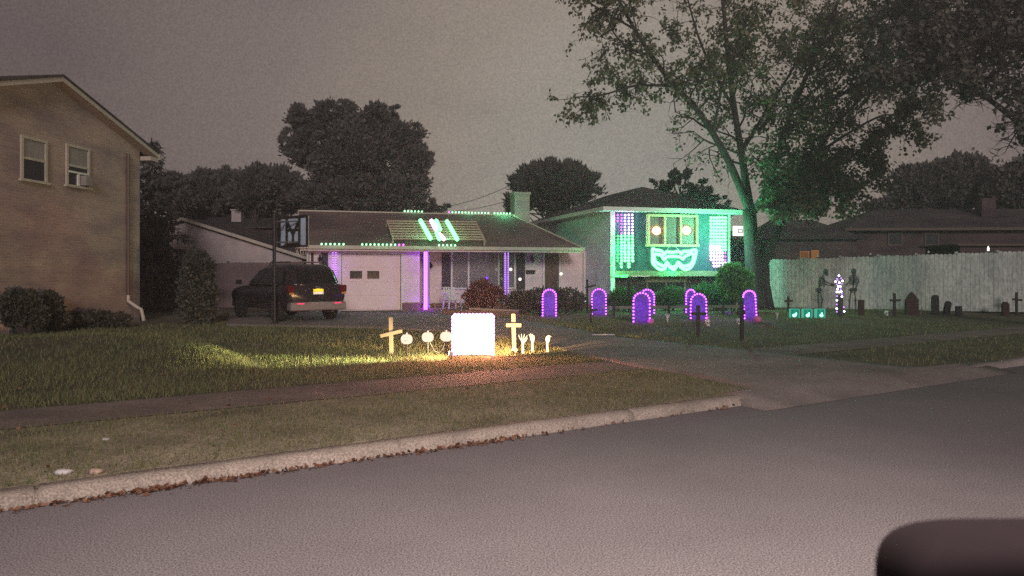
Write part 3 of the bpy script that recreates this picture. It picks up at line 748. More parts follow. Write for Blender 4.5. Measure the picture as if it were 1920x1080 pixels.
# slatted frame
t = hthing('slatted_frame', 'pale slatted wooden frame lying on the garage wing roof with light lines', 'roof frame')
TL, TR, BR, BL = (725,414),(892,415.5),(909,449),(737,447)
lerp = lambda a, b, f: (a[0]+(b[0]-a[0])*f, a[1]+(b[1]-a[1])*f)
NS = 8
for k in range(NS):
    a, b = lerp(TL, BL, k/(NS-1)), lerp(TR, BR, k/(NS-1))
    MB().bar(roofpt(*a,.30), roofpt(*b,.30), .075, .04, up=rn).build('slat', M['plank'], t)
mb = MB()
for pa in ((0,.0),(.28,0),(.62,0),(.995,0)):
    a, b = lerp(TL, TR, pa[0]), lerp(BL, BR, pa[0]); mb.bar(roofpt(*a,.24), roofpt(*b,.24), .06, .07, up=rn)
for f in (0,1):
    for g in (0,1):
        c0 = lerp(lerp(TL,TR,f), lerp(BL,BR,f), g); p0 = roofpt(*c0,.24); mb.bar(p0, p0-rn*.24, .06, .06)
mb.build('frame', M['plank'], t)
# light lines lying on the frame
def lline(label, px0, px1, m, n, energy, r=.085):
    t = hthing('light_line', label, 'string lights', 'light lines across the slatted roof frame')
    pts = [roofpt(*lerp(px0, px1, i/(n-1)), .38) for i in range(n)]
    MB().tube([pts[0], pts[-1]], .02, 5).build('wire', M['black'], t)
    bulbs(t, pts, M[m], r)
    if energy: lamp('POINT', 'line_glow', roofpt(*lerp(px0,px1,.5), .75), energy, (.25,1,.5), t, .1)
lline('green light line across the slatted frame nearer the parked car', (788.5,413.5), (807,447), 'led_mint', 16, 22)
lline('green light line across the slatted frame nearer the chimney', (838,415), (857,448.5), 'led_mint', 16, 22)
lline('pink light patch at the top of the slatted frame', (809,414), (817,429), 'led_pink', 8, 0)
lline('short green light patch at the top of the slatted frame', (818,414), (825,430), 'led_mint', 8, 0)
lline('short green light patch at the bottom of the slatted frame', (819,436), (824,448), 'led_mint', 6, 0)
lline('pink light patch at the bottom of the slatted frame', (825,440), (832,448), 'led_pink', 5, 0)
# porch post strips
def strip(label, u, v0, v1, cols, n, m, r, du, energy, col, y=-.07):
    t = hthing('post_lights', label, 'string lights', 'purple light strips on the porch posts')
    mb = MB(); pts = []
    for c in range(cols):
        uu = u+(c-(cols-1)/2)*du
        mb.tube([HF.aty(uu,v0-2,y+.03), HF.aty(uu,v1,y+.03)], .008, 4)
        pts += [HF.aty(uu, v0+(v1-v0)*i/(n-1), y) for i in range(n)]
    mb.build('wire', M['black'], t); bulbs(t, pts, M[m], r)
    for f in ((.03,.97) if energy > 8 else (.5,)):
        if energy: lamp('POINT', 'strip_glow', HF.aty(u, v0+(v1-v0)*f, y-.30), energy*(1 if f < .5 else 1.6), col, t, .06)
strip('bright magenta light strip on the porch post by the garage corner', 798, 474, 579, 2, 34, 'led_purple', .040, 3.4, 11, (.25,.0,1))
strip('violet light strip on the porch post in front of the picture window', 950, 475, 571, 2, 30, 'led_violet', .026, 6, 7, (.25,.0,1), y=-.08)
strip('faint violet light strip beside the garage door behind the parked car', 627, 474, 536, 2, 15, 'led_violet', .026, 6, 3, (.3,.05,1), y=-.05)
# lit plaque beyond the block corner
t = hthing('lit_sign', 'small lit white sign with a dark rectangle beside the maple trunk', 'sign')
y = yb+2.4; a = HF.aty(1376,442,y); b = HF.aty(1398.5,424,y)
MB().box(a.x, b.x, y, y+.10, a.z, b.z, .01).build('panel', M['sign_lit'], t)
mb = MB(); cx_, cz_ = HF.aty(1388,433.5,y).x, HF.aty(1388,433.5,y).z
for (x0,x1,z0,z1) in ((-.12,.12,.05,.085),(-.12,.12,-.085,-.05),(-.12,-.085,-.049,.049),(.085,.12,-.049,.049)): mb.box(cx_+x0, cx_+x1, y-.012, y-.003, cz_+z0, cz_+z1)
mb.build('emblem', M['black'], t)
# ------------------------------------------------------------------ brick house on the corner lot
c0 = G(262, 602); c0.z = .25
LH = Frame(c0, math.radians(84.3))
bh = thing('brick_house', 'tall tan brick house with a white trimmed gable and two upper windows', 'house', c0, LH.rot)
lz = LH.aty(262, 283, 0).z; pk = LH.aty(95, 152, 0); xp_, zp_ = pk.x, pk.z
mb = MB(); D_ = 9.5
mb.prism([(2*xp_,0),(0,0),(0,lz),(xp_,zp_),(2*xp_,lz)], 0, .25)
mb.box(-.25, 0, .251, D_, 0, lz); mb.box(2*xp_, 2*xp_+.25, .251, D_, 0, lz); mb.prism([(2*xp_+.25,0),(-.25,0),(-.25,lz-.1),(xp_,zp_-.1),(2*xp_+.25,lz-.1)], D_-.25, D_)
mb.build('wall', M['brick'], bh)
sl = (zp_-lz)/(-xp_); oh = .45
rf = MB()
rf.slab([(oh,-.35,lz-sl*oh+.16),(oh,D_+.3,lz-sl*oh+.16),(xp_,D_+.3,zp_+.16),(xp_,-.35,zp_+.16)], .06)
rf.slab([(2*xp_-oh,-.35,lz-sl*oh+.16),(xp_,-.35,zp_+.158),(xp_,D_+.3,zp_+.158),(2*xp_-oh,D_+.3,lz-sl*oh+.16)], .06)
rf = rf.build('roof', M['shingle_dark'], bh)
mb = MB()
for s in (1,-1):
    xe = oh if s == 1 else 2*xp_-oh
    a = Vector((xe,-.33,lz-sl*oh+.0)); b = Vector((xp_,-.33,zp_+.0)); d = Vector((0,0,.17))
    mb.add([a-d*0.1,b-d*0.1,b+d*.55,a+d*.55,a-d*0.1+Vector((0,.04,0)),b-d*0.1+Vector((0,.04,0)),b+d*.55+Vector((0,.04,0)),a+d*.55+Vector((0,.04,0))],[(0,1,2,3),(7,6,5,4),(0,4,5,1),(1,5,6,2),(2,6,7,3),(3,7,4,0)])
    mb.add([a-d*.11+Vector((0,.042,0)),b-d*.11+Vector((0,.042,0)),b-d*.11+Vector((0,.328,0)),a-d*.11+Vector((0,.328,0))],[(0,1,2,3)])
mb.box(oh-.02, oh+.10, -.36, D_, lz-sl*oh-.06, lz-sl*oh+.11)
mb.box(.02, oh-.03, -.33, .0, lz-sl*oh-.14, lz-sl*oh-.02)
mb.build('trim', M['gutter'], rf)
def dh_window(u0, u1, v0, v1, sash_v, ac=False):
    a, b = LH.aty(u0,(v0+v1)/2,0), LH.aty(u1,(v0+v1)/2,0)
    z1_, z0_ = LH.aty(u0,v0,0).z, LH.aty(u0,v1,0).z; zs = LH.aty(u0,sash_v,0).z
    x0, x1 = a.x, b.x; w = MB(); t = .07
    w.box(x0, x1, -.05, -.003, z1_-t, z1_); w.box(x0-.05, x1+.05, -.09, -.003, z0_-.06, z0_); w.box(x0, x0+t, -.05, -.003, z0_+.001, z1_-t-.001); w.box(x1-t, x1, -.05, -.003, z0_+.001, z1_-t-.001); w.box(x0+t+.001, x1-t-.001, -.035, -.004, zs-.03, zs+.03)
    w = w.build('window', M['gutter'], bh)
    MB().box(x0+t, x1-t, -.018, -.005, zs+.031, z1_-t-.002).build('curtain', M['curtain'], w)
    MB().box(x0+t, x1-t, -.016, -.004, z0_+.002, zs-.031).build('pane', M['dark_glass'], w)
    if ac:
        mb = MB(); zz_ = z0_+(zs-z0_)*.62
        mb.box(x0+t, x1-t, -.06, -.02, zz_, zz_+.05); xm = (x0+x1)/2; mb.box(xm-.04, xm+.03, -.06, -.02, z0_+.003, zz_-.002); mb.build('sash_frame', M['white_trim'], w)
        mb = MB(); mb.box(xm+.06, x1-t-.05, -.20, -.021, z0_+.02, zz_-.03, .01); mb.build('window_fan', M['curtain'], w)
dh_window(37, 86, 252, 334, 294); dh_window(122, 166, 268, 345, 308, True)
mb = MB(); dpx = LH.aty(237,560,0).x
mb.tube([(dpx,-.06,lz-.2),(dpx,-.06,.75)], .04, 8); mb.build('downspout', M['door_brown'], bh)
mb = MB(); mb.tube([(dpx,-.06,.78),(dpx-.02,-.07,.62),(dpx+.02,-.30,.45),(dpx+.05,-.42,.38),(dpx+.05,-.5,.05)], .05, 8); mb.build('spout_elbow', M['gutter'], bh)

# ------------------------------------------------------------------ beige house and dark house beyond
NB = Frame((P(347,500,33).x, 33, .25), 0)
nb = thing('beige_house', 'low beige gabled house behind the brown fence and parked car', 'house', NB.o, 0)
pz = NB.aty(347,412,0); re_ = NB.aty(566,481,0); le_x = -3.4; slp = (pz.z-re_.z)/re_.x; le_z = pz.z+slp*le_x
mb = MB(); mb.prism([(le_x,0),(re_.x,0),(re_.x,re_.z),(0,pz.z),(le_x,le_z)], 0, 9); mb.build('wall', M['beige'], nb)
mb = MB()
mb.slab([(re_.x+.4,-.3,re_.z-.4*slp+.1),(re_.x+.4,9.3,re_.z-.4*slp+.1),(0,9.3,pz.z+.1),(0,-.3,pz.z+.1)], .05)
mb.slab([(le_x-.4,-.3,le_z-.4*slp+.1),(0,-.3,pz.z+.098),(0,9.3,pz.z+.098),(le_x-.4,9.3,le_z-.4*slp+.1)], .05)
rr = mb.build('roof', M['shingle_dark'], nb)
mb = MB()
mb.bar((0,-.32,pz.z+.02),(re_.x+.4,-.32,re_.z-.4*slp+.02), .04, .13); mb.bar((0,-.32,pz.z+.018),(le_x-.4,-.32,le_z-.4*slp+.018), .04, .13); mb.build('trim', M['gutter'], rr)
mb = MB(); vz = pz.z-.75
for k in range(5): mb.box(-.14, .14, -.03, -.002, vz+k*.07, vz+k*.07+.04)
mb.build('louvre_vent', M['gutter'], nb)
DB = Frame((P(380,500,46).x, 46, .25), 0)
db = thing('dark_house', 'dark low roofed house beneath the row of trees behind the beige house', 'house', DB.o, 0)
za = DB.aty(380,425,0).z; zb_ = DB.aty(380,392,5).z; xa = DB.aty(240,425,0).x; xb = DB.aty(515,425,0).x
mb = MB(); mb.box(xa, xb, .4, 10, 0, za); mb.build('wall', M['brick_red'], db)
mb = MB(); mb.slab([(xa-.4,0,za),(xb+.4,0,za),(xb-2,5,zb_),(xa+2,5,zb_)], .08); mb.slab([(xa-.4,10.4,za),(xa+2,5,zb_-.003),(xb-2,5,zb_-.003),(xb+.4,10.4,za)], .08)
mb.slab([(xb+.4,0,za-.003),(xb+.4,10.4,za-.003),(xb-2,5,zb_-.006)], .08); mb.slab([(xa-.4,0,za-.003),(xa+2,5,zb_-.006),(xa-.4,10.4,za-.003)], .08)
r_ = mb.build('roof', M['shingle_dark'], db)
mb = MB(); q = DB.aty(445,404,1.5); mb.box(q.x-.30, q.x+.30, 1.3, 1.9, za, q.z+.30); mb.box(q.x-.36, q.x+.36, 1.24, 1.96, q.z+.301, q.z+.38); mb.build('chimney', M['beige'], r_)
mb = MB(); q = DB.aty(343,384,4.5); mb.lathe([(.30,zb_-.6),(.30,q.z-.15),(.42,q.z-.1),(.40,q.z+.1),(.15,q.z+.22)], (q.x,4.5,0), 12); mb.build('roof_vent', M['lamp_head'], r_)

# ------------------------------------------------------------------ fences
def boards(mb, a, b, z0, h, bw, th, dog=.035, hvar=.012, gap=.006):
    a, b = Vector(a), Vector(b); d = (b-a); n = max(1, int(d.length/bw)); d = d.normalized(); nn = Vector((-d.y, d.x, 0)); w = (b-a).length/n
    for i in range(n):
        p = a+d*(i*w+gap/2); q = a+d*((i+1)*w-gap/2); hh = h+random.uniform(-hvar, hvar); o = nn*(random.uniform(-.004,.004)); zb0 = z0
        pts = [p+Vector((0,0,zb0)), q+Vector((0,0,zb0)), q+Vector((0,0,zb0+hh-dog)), q-d*dog+Vector((0,0,zb0+hh)), p+d*dog+Vector((0,0,zb0+hh)), p+Vector((0,0,zb0+hh-dog))]
        pts = [x+o for x in pts]; back = [x+nn*th for x in pts]; k = 6
        mb.add(pts+back, [tuple(range(k)), tuple(range(2*k-1,k-1,-1))]+[(j,j+k,(j+1)%k+k,(j+1)%k) for j in range(k)])
def fence(name, label, px0, Y0, px1, Y1, v0, v1, nsec, mat, bw):
    x0, x1 = (px0-CX)/FP*Y0, (px1-CX)/FP*Y1
    t0 = CZ+(HV-v0)/FP*Y0; t1 = CZ+(HV-v1)/FP*Y1
    base = Vector((x0, Y0, .22)); t = thing(name, label, 'fence', base)
    e = Vector((x1-x0, Y1-Y0, 0)); dn = e.normalized(); nb_ = Vector((-dn.y, dn.x, 0))
    for k in range(nsec):
        f0, f1 = k/nsec, (k+1)/nsec; mb = MB(); h = (t0+(t1-t0)*(f0+f1)/2)-.22
        boards(mb, e*f0, e*f1, 0, h, bw, .02)
        for zz_ in (.3, h*.5, h-.35):
            mb.bar(e*f0+nb_*.05+Vector((0,0,zz_)), e*f1+nb_*.05+Vector((0,0,zz_)), .04, .08)
        mb.build('panel', mat, t)
        p = e*f0+nb_*.12; MB().box(p.x-.05, p.x+.05, p.y-.05, p.y+.05, 0, h+.05, .01).build('post', mat, t)
    return t, base, e, t0, t1
ft, fb, fe, ft0, ft1 = fence('stockade_fence', 'long weathered whitish stockade fence of upright boards behind the skeletons', 1440, 30.5, 2120, 26.5, 487, 464, 9, M['fence_white'], .145)
fence('board_fence', 'dark brown board fence in front of the beige house', 255, 30.5, 596, 30.5, 495, 490, 4, M['fence_brown'], .14)
for k, (u, lab) in enumerate(((1533,'tiny white light on the fence top by the orange windows'),(1632,'tiny white light on the fence top above the slim rounded gravestone and skeletons'),(1741,'tiny white light on the fence top above the narrow dark gravestones'),(1853,'tallest tiny white light on the fence top, near the garden shed'))):
    kx = (u-CX)/FP; s = (kx*fb.y-fb.x)/(fe.x-kx*fe.y); p = fb+fe*s; p.z = ft0+(ft1-ft0)*s+.01
    t = thing('fence_light', lab, 'lamp', p, 0, 'small lights along the fence top')
    h = .22 if k == 3 else .13
    MB().lathe([(.035,0),(.045,.02),(.045,.04)], n=8).build('base', M['black'], t); MB().lathe([(.035,.041),(.04,h*.6),(.012,h)], n=8).build('shade', M['led_tiny'] if k == 3 else M['plastic_white'], t)

# ------------------------------------------------------------------ dark house beyond the stockade fence
M['dim_trim'] = pm('brown_trim', (.10, .07, .055), .7, .1, 3)
RH = Frame((P(1730,500,42).x, 42, .25), math.radians(-4))
rh = thing('ranch_house', 'long dark reddish ranch house behind the stockade fence', 'house', RH.o, RH.rot)
zE = RH.aty(1730,428,0).z; zR = RH.aty(1730,392,4.5).z; x0 = RH.aty(1600,430,0).x; x1 = x0+15
mb = MB(); mb.box(x0, x1, .5, 9, 0, zE); mb.build('wall', M['brick_red'], rh)
mb = MB(); mb.slab([(x0-.5,0,zE),(x1,0,zE),(x1-3,4.7,zR),(x0+3,4.7,zR)], .08); mb.slab([(x0-.5,9.5,zE),(x0+3,4.7,zR-.003),(x1-3,4.7,zR-.003),(x1,9.5,zE)], .08)
mb.slab([(x0-.5,0,zE-.003),(x0+3,4.7,zR-.006),(x0-.5,9.5,zE-.003)], .08); mb.slab([(x1,0,zE-.003),(x1,9.5,zE-.003),(x1-3,4.7,zR-.006)], .08)
r_ = mb.build('roof', M['shingle_dark'], rh)
mb = MB(); mb.box(x0-.5, x1, -.06, -.003, zE-.12, zE+.03); mb.build('fascia', M['dim_trim'], r_)
q = RH.aty(1847,376,3); mb = MB(); mb.box(q.x-.4, q.x+.4, 2.6, 3.4, zE, q.z); mb.box(q.x-.46, q.x+.46, 2.55, 3.45, q.z+.001, q.z+.09); mb.build('chimney', M['brick_red'], r_)
for (ua, ub) in ((1664,1692),(1733,1760)):
    a, b = RH.aty(ua,461,.5), RH.aty(ub,436,.5); w = MB(); w.box(a.x, b.x, .44, .497, a.z, a.z+.08); w.box(a.x, b.x, .44, .497, b.z-.08, b.z); w.box(a.x, a.x+.08, .44, .497, a.z+.081, b.z-.081); w.box(b.x-.08, b.x, .44, .497, a.z+.081, b.z-.081)
    w = w.build('window', M['dim_trim'], rh); MB().box(a.x+.08, b.x-.08, .47, .49, a.z+.08, b.z-.08).build('pane', M['dark_glass'], w)
# wing with warm windows
mb = MB(); xa = RH.aty(1440,470,-3).x; xb = RH.aty(1612,470,-3).x; zw = RH.aty(1500,446,-3).z; zt_ = RH.aty(1520,412,1).z
mb.box(xa, xb, -2.6, 3, 0, zw); mb.build('wing_wall', M['brick_red'], rh)
mb = MB(); mb.slab([(xa-.4,-3,zw),(xb+.4,-3,zw),(xb-1.2,1,zt_),(xa+1.2,1,zt_)], .08); mb.slab([(xb+.4,-3,zw-.003),(xb+.4,4,zw-.003),(xb-1.2,1,zt_-.003)], .08); mb.slab([(xa-.4,-3,zw-.003),(xa+1.2,1,zt_-.003),(xa-.4,4,zw-.003)], .08); mb.build('wing_roof', M['shingle_dark'], rh)
for (ua, ub, va, vb, mk) in ((1499,1517,471,487,'orange_wood'),(1520.5,1535,469,487,'orange_lit')):
    a, b = RH.aty(ua,vb,-2.6), RH.aty(ub,va,-2.6); w = MB().box(a.x, b.x, -2.64, -2.603, a.z, b.z).build('window', M['orange_wood'], rh)
    MB().box(a.x+.05, b.x-.05, -2.66, -2.641, a.z+.05, b.z-.06).build('pane', em('dim_window_a',(1,.36,.12),.14) if mk=='orange_wood' else em('dim_window_b',(1,.42,.15),.22), w)
# low shed by the fence
SH = Frame((P(1880,500,30).x, 30, .25), 0); sh = thing('garden_shed', 'low flat roofed garden shed just behind the stockade fence', 'shed', SH.o, 0)
zs_ = SH.aty(1880,457,0).z; xa = SH.aty(1800,457,0).x; xb = SH.aty(1990,457,0).x
mb = MB(); mb.box(xa, xb, 0, 2.5, 0, zs_-.1); mb.build('wall', M['brick_red'], sh); mb = MB(); mb.box(xa-.2, xb+.2, -.2, 2.7, zs_-.098, zs_, .02); mb.build('roof', M['dim_trim'], sh)

# ------------------------------------------------------------------ parked car
th_ = math.radians(131)
rc = G(648, 602); off = Vector((math.cos(th_)*0-math.sin(th_)*-.88, math.sin(th_)*0+math.cos(th_)*-.88, 0))
loc = rc-off; loc.z = gz(loc.x, loc.y)+.014
suv = thing('suv', 'black suv parked by the garage with a yellow plate and red reflectors', 'suv', loc, th_)
def loft(rings, mb):
    n = len(rings[0]); o = len(mb.v); mb.v += [tuple(p) for r in rings for p in r]
    for i in range(len(rings)-1):
        for j in range(n):
            mb.f.append([o+i*n+j, o+i*n+(j+1)%n, o+(i+1)*n+(j+1)%n, o+(i+1)*n+j]); mb.mi.append(0)
    mb.f.append([o+j for j in range(n-1,-1,-1)]); mb.f.append([o+(len(rings)-1)*n+j for j in range(n)]); mb.mi += [0,0]
    return mb
def bring(x, zb, zt, w):
    h = [(0,zb),(.55*w,zb),(.80*w,zb+.05),(.90*w,zb+.22),(.93*w,.72),(.92*w,zt-.16),(.88*w,zt-.05),(.78*w,zt),(.4*w,zt+.012)]
    pts = h+[(0,zt+.015)]+[(-a,b) for a,b in reversed(h[1:])]
    return [(x,a,b) for a,b in pts]
body = MB()
loft([bring(*r) for r in [(0,.50,.98,.86),(.03,.42,1.04,.93),(.14,.36,1.08,.985),(.5,.32,1.09,1),(1.6,.30,1.085,1.0),(2.9,.30,1.07,1),(3.3,.30,1.05,1),(3.8,.31,1.00,.99),(4.2,.33,.95,.97),(4.42,.37,.88,.92),(4.55,.44,.76,.84)]], body)
body = body.build('body', M['car_paint'], suv, True)
LV = [(1.03,.03,3.42,.90),(1.10,.06,3.30,.885),(1.32,.17,2.93,.82),(1.50,.28,2.62,.755),(1.60,.38,2.42,.70),(1.655,.55,2.15,.58),(1.67,.8,1.9,.40)]
def gring(z, xa, xb, w, n=28, e=5.0):
    out = []
    for k in range(n):
        a = 2*PI*k/n; c, s = math.cos(a), math.sin(a)
        out.append(((xa+xb)/2+(xb-xa)/2*math.copysign(abs(c)**(2/e),c), w*math.copysign(abs(s)**(2/e),s), z))
    return out
gh = loft([gring(*l) for l in LV], MB()); gh.build('cabin', M['car_paint'], suv, True)
def lv(z):
    for a, b in zip(LV, LV[1:]):
        if a[0] <= z <= b[0]:
            f = (z-a[0])/(b[0]-a[0]); return [a[i]+(b[i]-a[i])*f for i in range(4)]
za_, zb2_ = 1.12, 1.50; A1, B1 = lv(za_), lv(zb2_)
for s in (1,-1):
    for (f0, f1) in ((.12,.36),(.39,.62),(.65,.86)):
        pt = lambda l, f, d: (l[1]+(l[2]-l[1])*f, s*(l[3]+d), l[0])
        MB().quad(pt(A1,f0,.006), pt(A1,f1,.006), pt(B1,f1,.006), pt(B1,f0,.006)).build('side_window', M['car_glass'], suv)
MB().quad((A1[1]-.008,-.62,za_),(A1[1]-.008,.62,za_),(B1[1]-.008,.52,zb2_),(B1[1]-.008,-.52,zb2_)).build('rear_window', M['car_glass'], suv)
MB().quad((A1[2]+.008,-.66,za_),(A1[2]+.008,.66,za_),(B1[2]+.008,.56,zb2_),(B1[2]+.008,-.56,zb2_)).build('windshield', M['car_glass'], suv)
for s in (1,-1):
    mb = MB(); mb.tube([(.6,s*.55,1.66),(.65,s*.56,1.73),(2.0,s*.56,1.73),(2.08,s*.55,1.66)], .018, 6); mb.build('roof_rail', M['black'], suv)
mb = MB(); mb.tube([(.85,-.56,1.735),(.85,.56,1.735)], .016, 6); mb.tube([(1.7,-.56,1.735),(1.7,.56,1.735)], .016, 6); mb.build('roof_bar', M['bumper'], suv)
for x in (.92, 3.62):
    for s in (1,-1):
        w = MB(); prof = [(.20,-.11),(.30,-.115),(.355,-.09),(.37,-.04),(.37,.04),(.355,.09),(.30,.115),(.20,.11)]
        w.lathe(prof, (0,0,0), 24); w.v = [(x+a, s*.84+c, .37+b) for a,b,c in w.v]; w = w.build('wheel', M['tyre'], suv, False)
        r = MB(); yy = s*.965
        r.lathe([(.06,-.02),(.22,-.015),(.235,.0)], (0,0,0), 16); r.v = [(x+a, yy-s*.02+c*s, .37+b) for a,b,c in r.v]
        for k in range(5):
            an = k*2*PI/5; r.bar((x+.03*math.cos(an),yy,.37+.03*math.sin(an)),(x+.21*math.cos(an),yy-s*.005,.37+.21*math.sin(an)),.05,.02,up=(0,1,0))
        r.build('rim', M['rim'], w)
        # arch lip
        mb = MB(); mb.tube([(x+.43*math.cos(a), s*.93, .37+.43*math.sin(a)) for a in [PI*k/12 for k in range(13)]], .03, 6); mb.build('wheel_arch', M['black'], suv)
for s in (1,-1):
    tl = MB().box(-.015, .16, min(s*.70,s*.915), max(s*.70,s*.915), .86, 1.06, .02).build('tail_lamp', M['tail_red'], suv)
    MB().box(-.02, -.016+.001, min(s*.74,s*.88), max(s*.74,s*.88), .80, .855).build('turn_lamp', M['tail_amber'], suv)
    MB().box(-.105, -.098, min(s*.47,s*.68), max(s*.47,s*.68), .525, .56).build('reflector', M['reflector'], suv)
    MB().box(3.35, 3.52, min(s*.90,s*1.05), max(s*.90,s*1.05), 1.06, 1.20, .02).build('side_mirror', M['car_paint'], suv)
    MB().box(4.36, 4.50, min(s*.56,s*.80), max(s*.56,s*.80), .70, .84, .02).build('headlight', M['chrome'], suv)
mb = MB(); mb.box(-.095, .2, -.86, .86, .34, .58, .03); mb.build('rear_bumper', M['bumper'], suv)
pl = MB().box(-.028, -.012, -.16, .16, .80, .955).build('licence_plate', M['plate'], suv)
mb = MB(); mb.box(-.031, -.0285, -.155, .155, .80, .865); mb.build('plate_print', M['plate_ink'], pl)
lamp('SPOT', 'plate_fill', (-.16,0,1.12), 4, (1,.9,.7), suv, .02, spot_size=1.2); bpy.data.objects['plate_fill'].rotation_euler = (0, math.radians(-32), 0)  # small spot added above the plate to brighten it
MB().ball((-.03,.40,.90), .03).build('badge', M['chrome'], suv, True)
mb = MB(); mb.box(-.03, -.005, -.25, .25, .98, 1.01); mb.build('tailgate_handle', M['black'], suv)
mb = MB(); mb.tube([(-.02,-.45,.30),(.4,-.45,.30)], .035, 8); mb.build('exhaust', M['chrome'], suv)

# ------------------------------------------------------------------ basketball hoop seen from behind
hp = G(515, 607)
bk = thing('basketball_hoop', 'basketball hoop on a tall dark pole seen from behind its backboard', 'basketball hoop', hp)
def hl(u, v, Y): return P(u,v,Y)-hp
Yh = hp.y
mb = MB(); mb.tube([(0,0,0),hl(514,400,Yh)], .048, 10); mb.lathe([(.12,0),(.12,.03),(.06,.05)], n=10); mb.build('pole', M['black'], bk)
n_ = Vector((.62,.78,0)); t_ = Vector((.78,-.62,0)); zc_ = hl(530,433,Yh).z
cb = n_*.55+t_*.12+Vector((0,0,zc_))
W2, H2 = .66, .42
def bp(a, b, d): return cb+t_*a+Vector((0,0,b))+n_*d
mb = MB(); mb.add([bp(-W2,-H2,0),bp(W2,-H2,0),bp(W2,H2,0),bp(-W2,H2,0),bp(-W2,-H2,.03),bp(W2,-H2,.03),bp(W2,H2,.03),bp(-W2,H2,.03)],[(0,1,2,3),(7,6,5,4),(0,4,5,1),(1,5,6,2),(2,6,7,3),(3,7,4,0)]); mb.build('backboard', M['board_back'], bk)
mb = MB()
for a,b,c_,d in ((-W2,-H2,W2,-H2),(-W2,H2,W2,H2),(-W2,-H2,-W2,H2),(W2,-H2,W2,H2),(-.30,-H2,-.30,H2),(.30,-H2,.30,H2),(-.30,.05,.30,.05),(-.28,.3,0,-.1),(.28,.3,0,-.1),(0,-.1,0,-H2),(-.28,-.35,.28,-.35)):
    mb.bar(bp(a,b,-.03), bp(c_,d,-.03), .055, .05, up=n_)
for sa in (-.30,.30):
    for b in (.28,-.30): mb.bar(Vector((0,0,zc_+b-.02)), bp(sa,b,-.05), .04, .04)
mb.build('bracket', M['black'], bk)
mb = MB(); rc_ = bp(0,-.28,.27); mb.tube([rc_+t_*.23*math.cos(a)+n_*.23*math.sin(a) for a in [2*PI*k/20 for k in range(20)]], .012, 6, closed=True); mb.bar(bp(0,-.28,.03), bp(0,-.28,.05), .12, .08); mb.build('rim', M['orange_wood'], bk)
mb = MB()
for k in range(12):
    a = 2*PI*k/12; mb.tube([rc_+t_*.23*math.cos(a)+n_*.23*math.sin(a), rc_+t_*.13*math.cos(a+.3)+n_*.13*math.sin(a+.3)+Vector((0,0,-.38))], .006, 4)
mb.build('net', M['plastic_white'], bk)
# ------------------------------------------------------------------ vegetation
def bush(name, label, cat, u, vb, blobs, n, ls, mat, group=None, Y=None, stem=True):
    """blobs: (u, v, ru, rv) in survey pixels; scattered leaves through lumpy volumes"""
    b = G(u, vb)
    if Y: b = Vector(((u-CX)/FP*Y, Y, .25))
    t = thing(name, label, cat, b, 0, group)
    Ps, Ds = [], []
    tot = sum(r[2]*r[3] for r in blobs)
    for (bu, bv, ru, rv) in blobs:
        c = np.array(P(bu, bv, b.y)-b); k = b.y/FP; R = np.array([ru*k, ru*k*.9, rv*k]); m = int(n*ru*rv/tot)
        d = unit(RNG.normal(0,1,(m,3))); rad = RNG.uniform(.35,1.0,m)**.4
        lump = 1+.16*np.sin(d[:,0]*6+bu)*np.sin(d[:,2]*7+bv)+.10*np.sin(d[:,1]*11+bu)
        p = c+d*R*(rad*lump)[:,None]; p[:,2] = np.maximum(p[:,2], .03)
        Ps.append(p); Ds.append(d*.8+np.array([0,0,.5]))
    V, Fc = leafquads(np.concatenate(Ps), np.concatenate(Ds), ls, ls*.55)
    npmesh('foliage', V, Fc, mat, t)
    if stem:
        mb = MB()
        for (bu, bv, ru, rv) in blobs[:3]:
            c = P(bu,bv,b.y)-b
            for k in range(3): mb.tube([(c.x*.5,0,0),(c.x+.1*(k-1),.05*(k-1),c.z*.5),(c.x+.2*(k-1),0,c.z)], [.03,.02,.008], 5)
        mb.build('stem', M['bark_dark'], t)
    return t
bush('round_shrub', 'largest round dark shrub against the tan brick house', 'shrub', 40, 606, [(36,574,36,30),(10,592,26,22),(60,594,26,20)], 6500, .09, M['bush_dark'], 'shrubs along the brick house', Y=17.1)
bush('round_shrub', 'smaller round dark shrub against the tan brick house', 'shrub', 92, 606, [(92,576,22,26),(105,596,22,14)], 3600, .09, M['bush_dark'], 'shrubs along the brick house', Y=18.0)
bush('low_plant', 'low dark spreading plants along the foot of the brick house', 'plants', 170, 606, [(135,600,34,13),(185,598,28,14),(222,600,20,12)], 3500, .10, M['bush_dark'], Y=19.2)
bush('arborvitae', 'tall narrow dark arborvitae standing between brick house and parked car', 'shrub', 371, 607, [(371,580,33,30),(371,545,32,36),(371,505,29,30),(370,488,18,18)], 9500, .11, M['arbor'])
bush('red_bush', 'round deep red bush in front of the picture window', 'bush', 900, 588, [(902,552,28,26),(925,556,22,18),(890,562,20,18)], 3800, .10, M['bush_red'])
bush('dry_shrub', 'brownish spiky shrub beside the violet lit porch post', 'shrub', 978, 590, [(978,568,24,20),(968,575,22,14)], 2600, .14, M['bush_dark'])
bush('dark_hedge', 'dark clipped hedge below the brown front door', 'hedge', 1045, 590, [(1012,562,26,22),(1040,562,28,23),(1068,562,26,22),(1085,566,14,18)], 6500, .08, M['bush_dark'])
HY = HF.w((hx(1260,yb-.9), yb-.9, 0)).y
bush('low_shrub', 'low green lit shrub under the magenta and green light curtain', 'shrub', 1172, 584, [(1170,558,24,18),(1152,566,16,13)], 2800, .10, M['bush_low'], 'low shrubs in front of the tall block', Y=HY-.7)
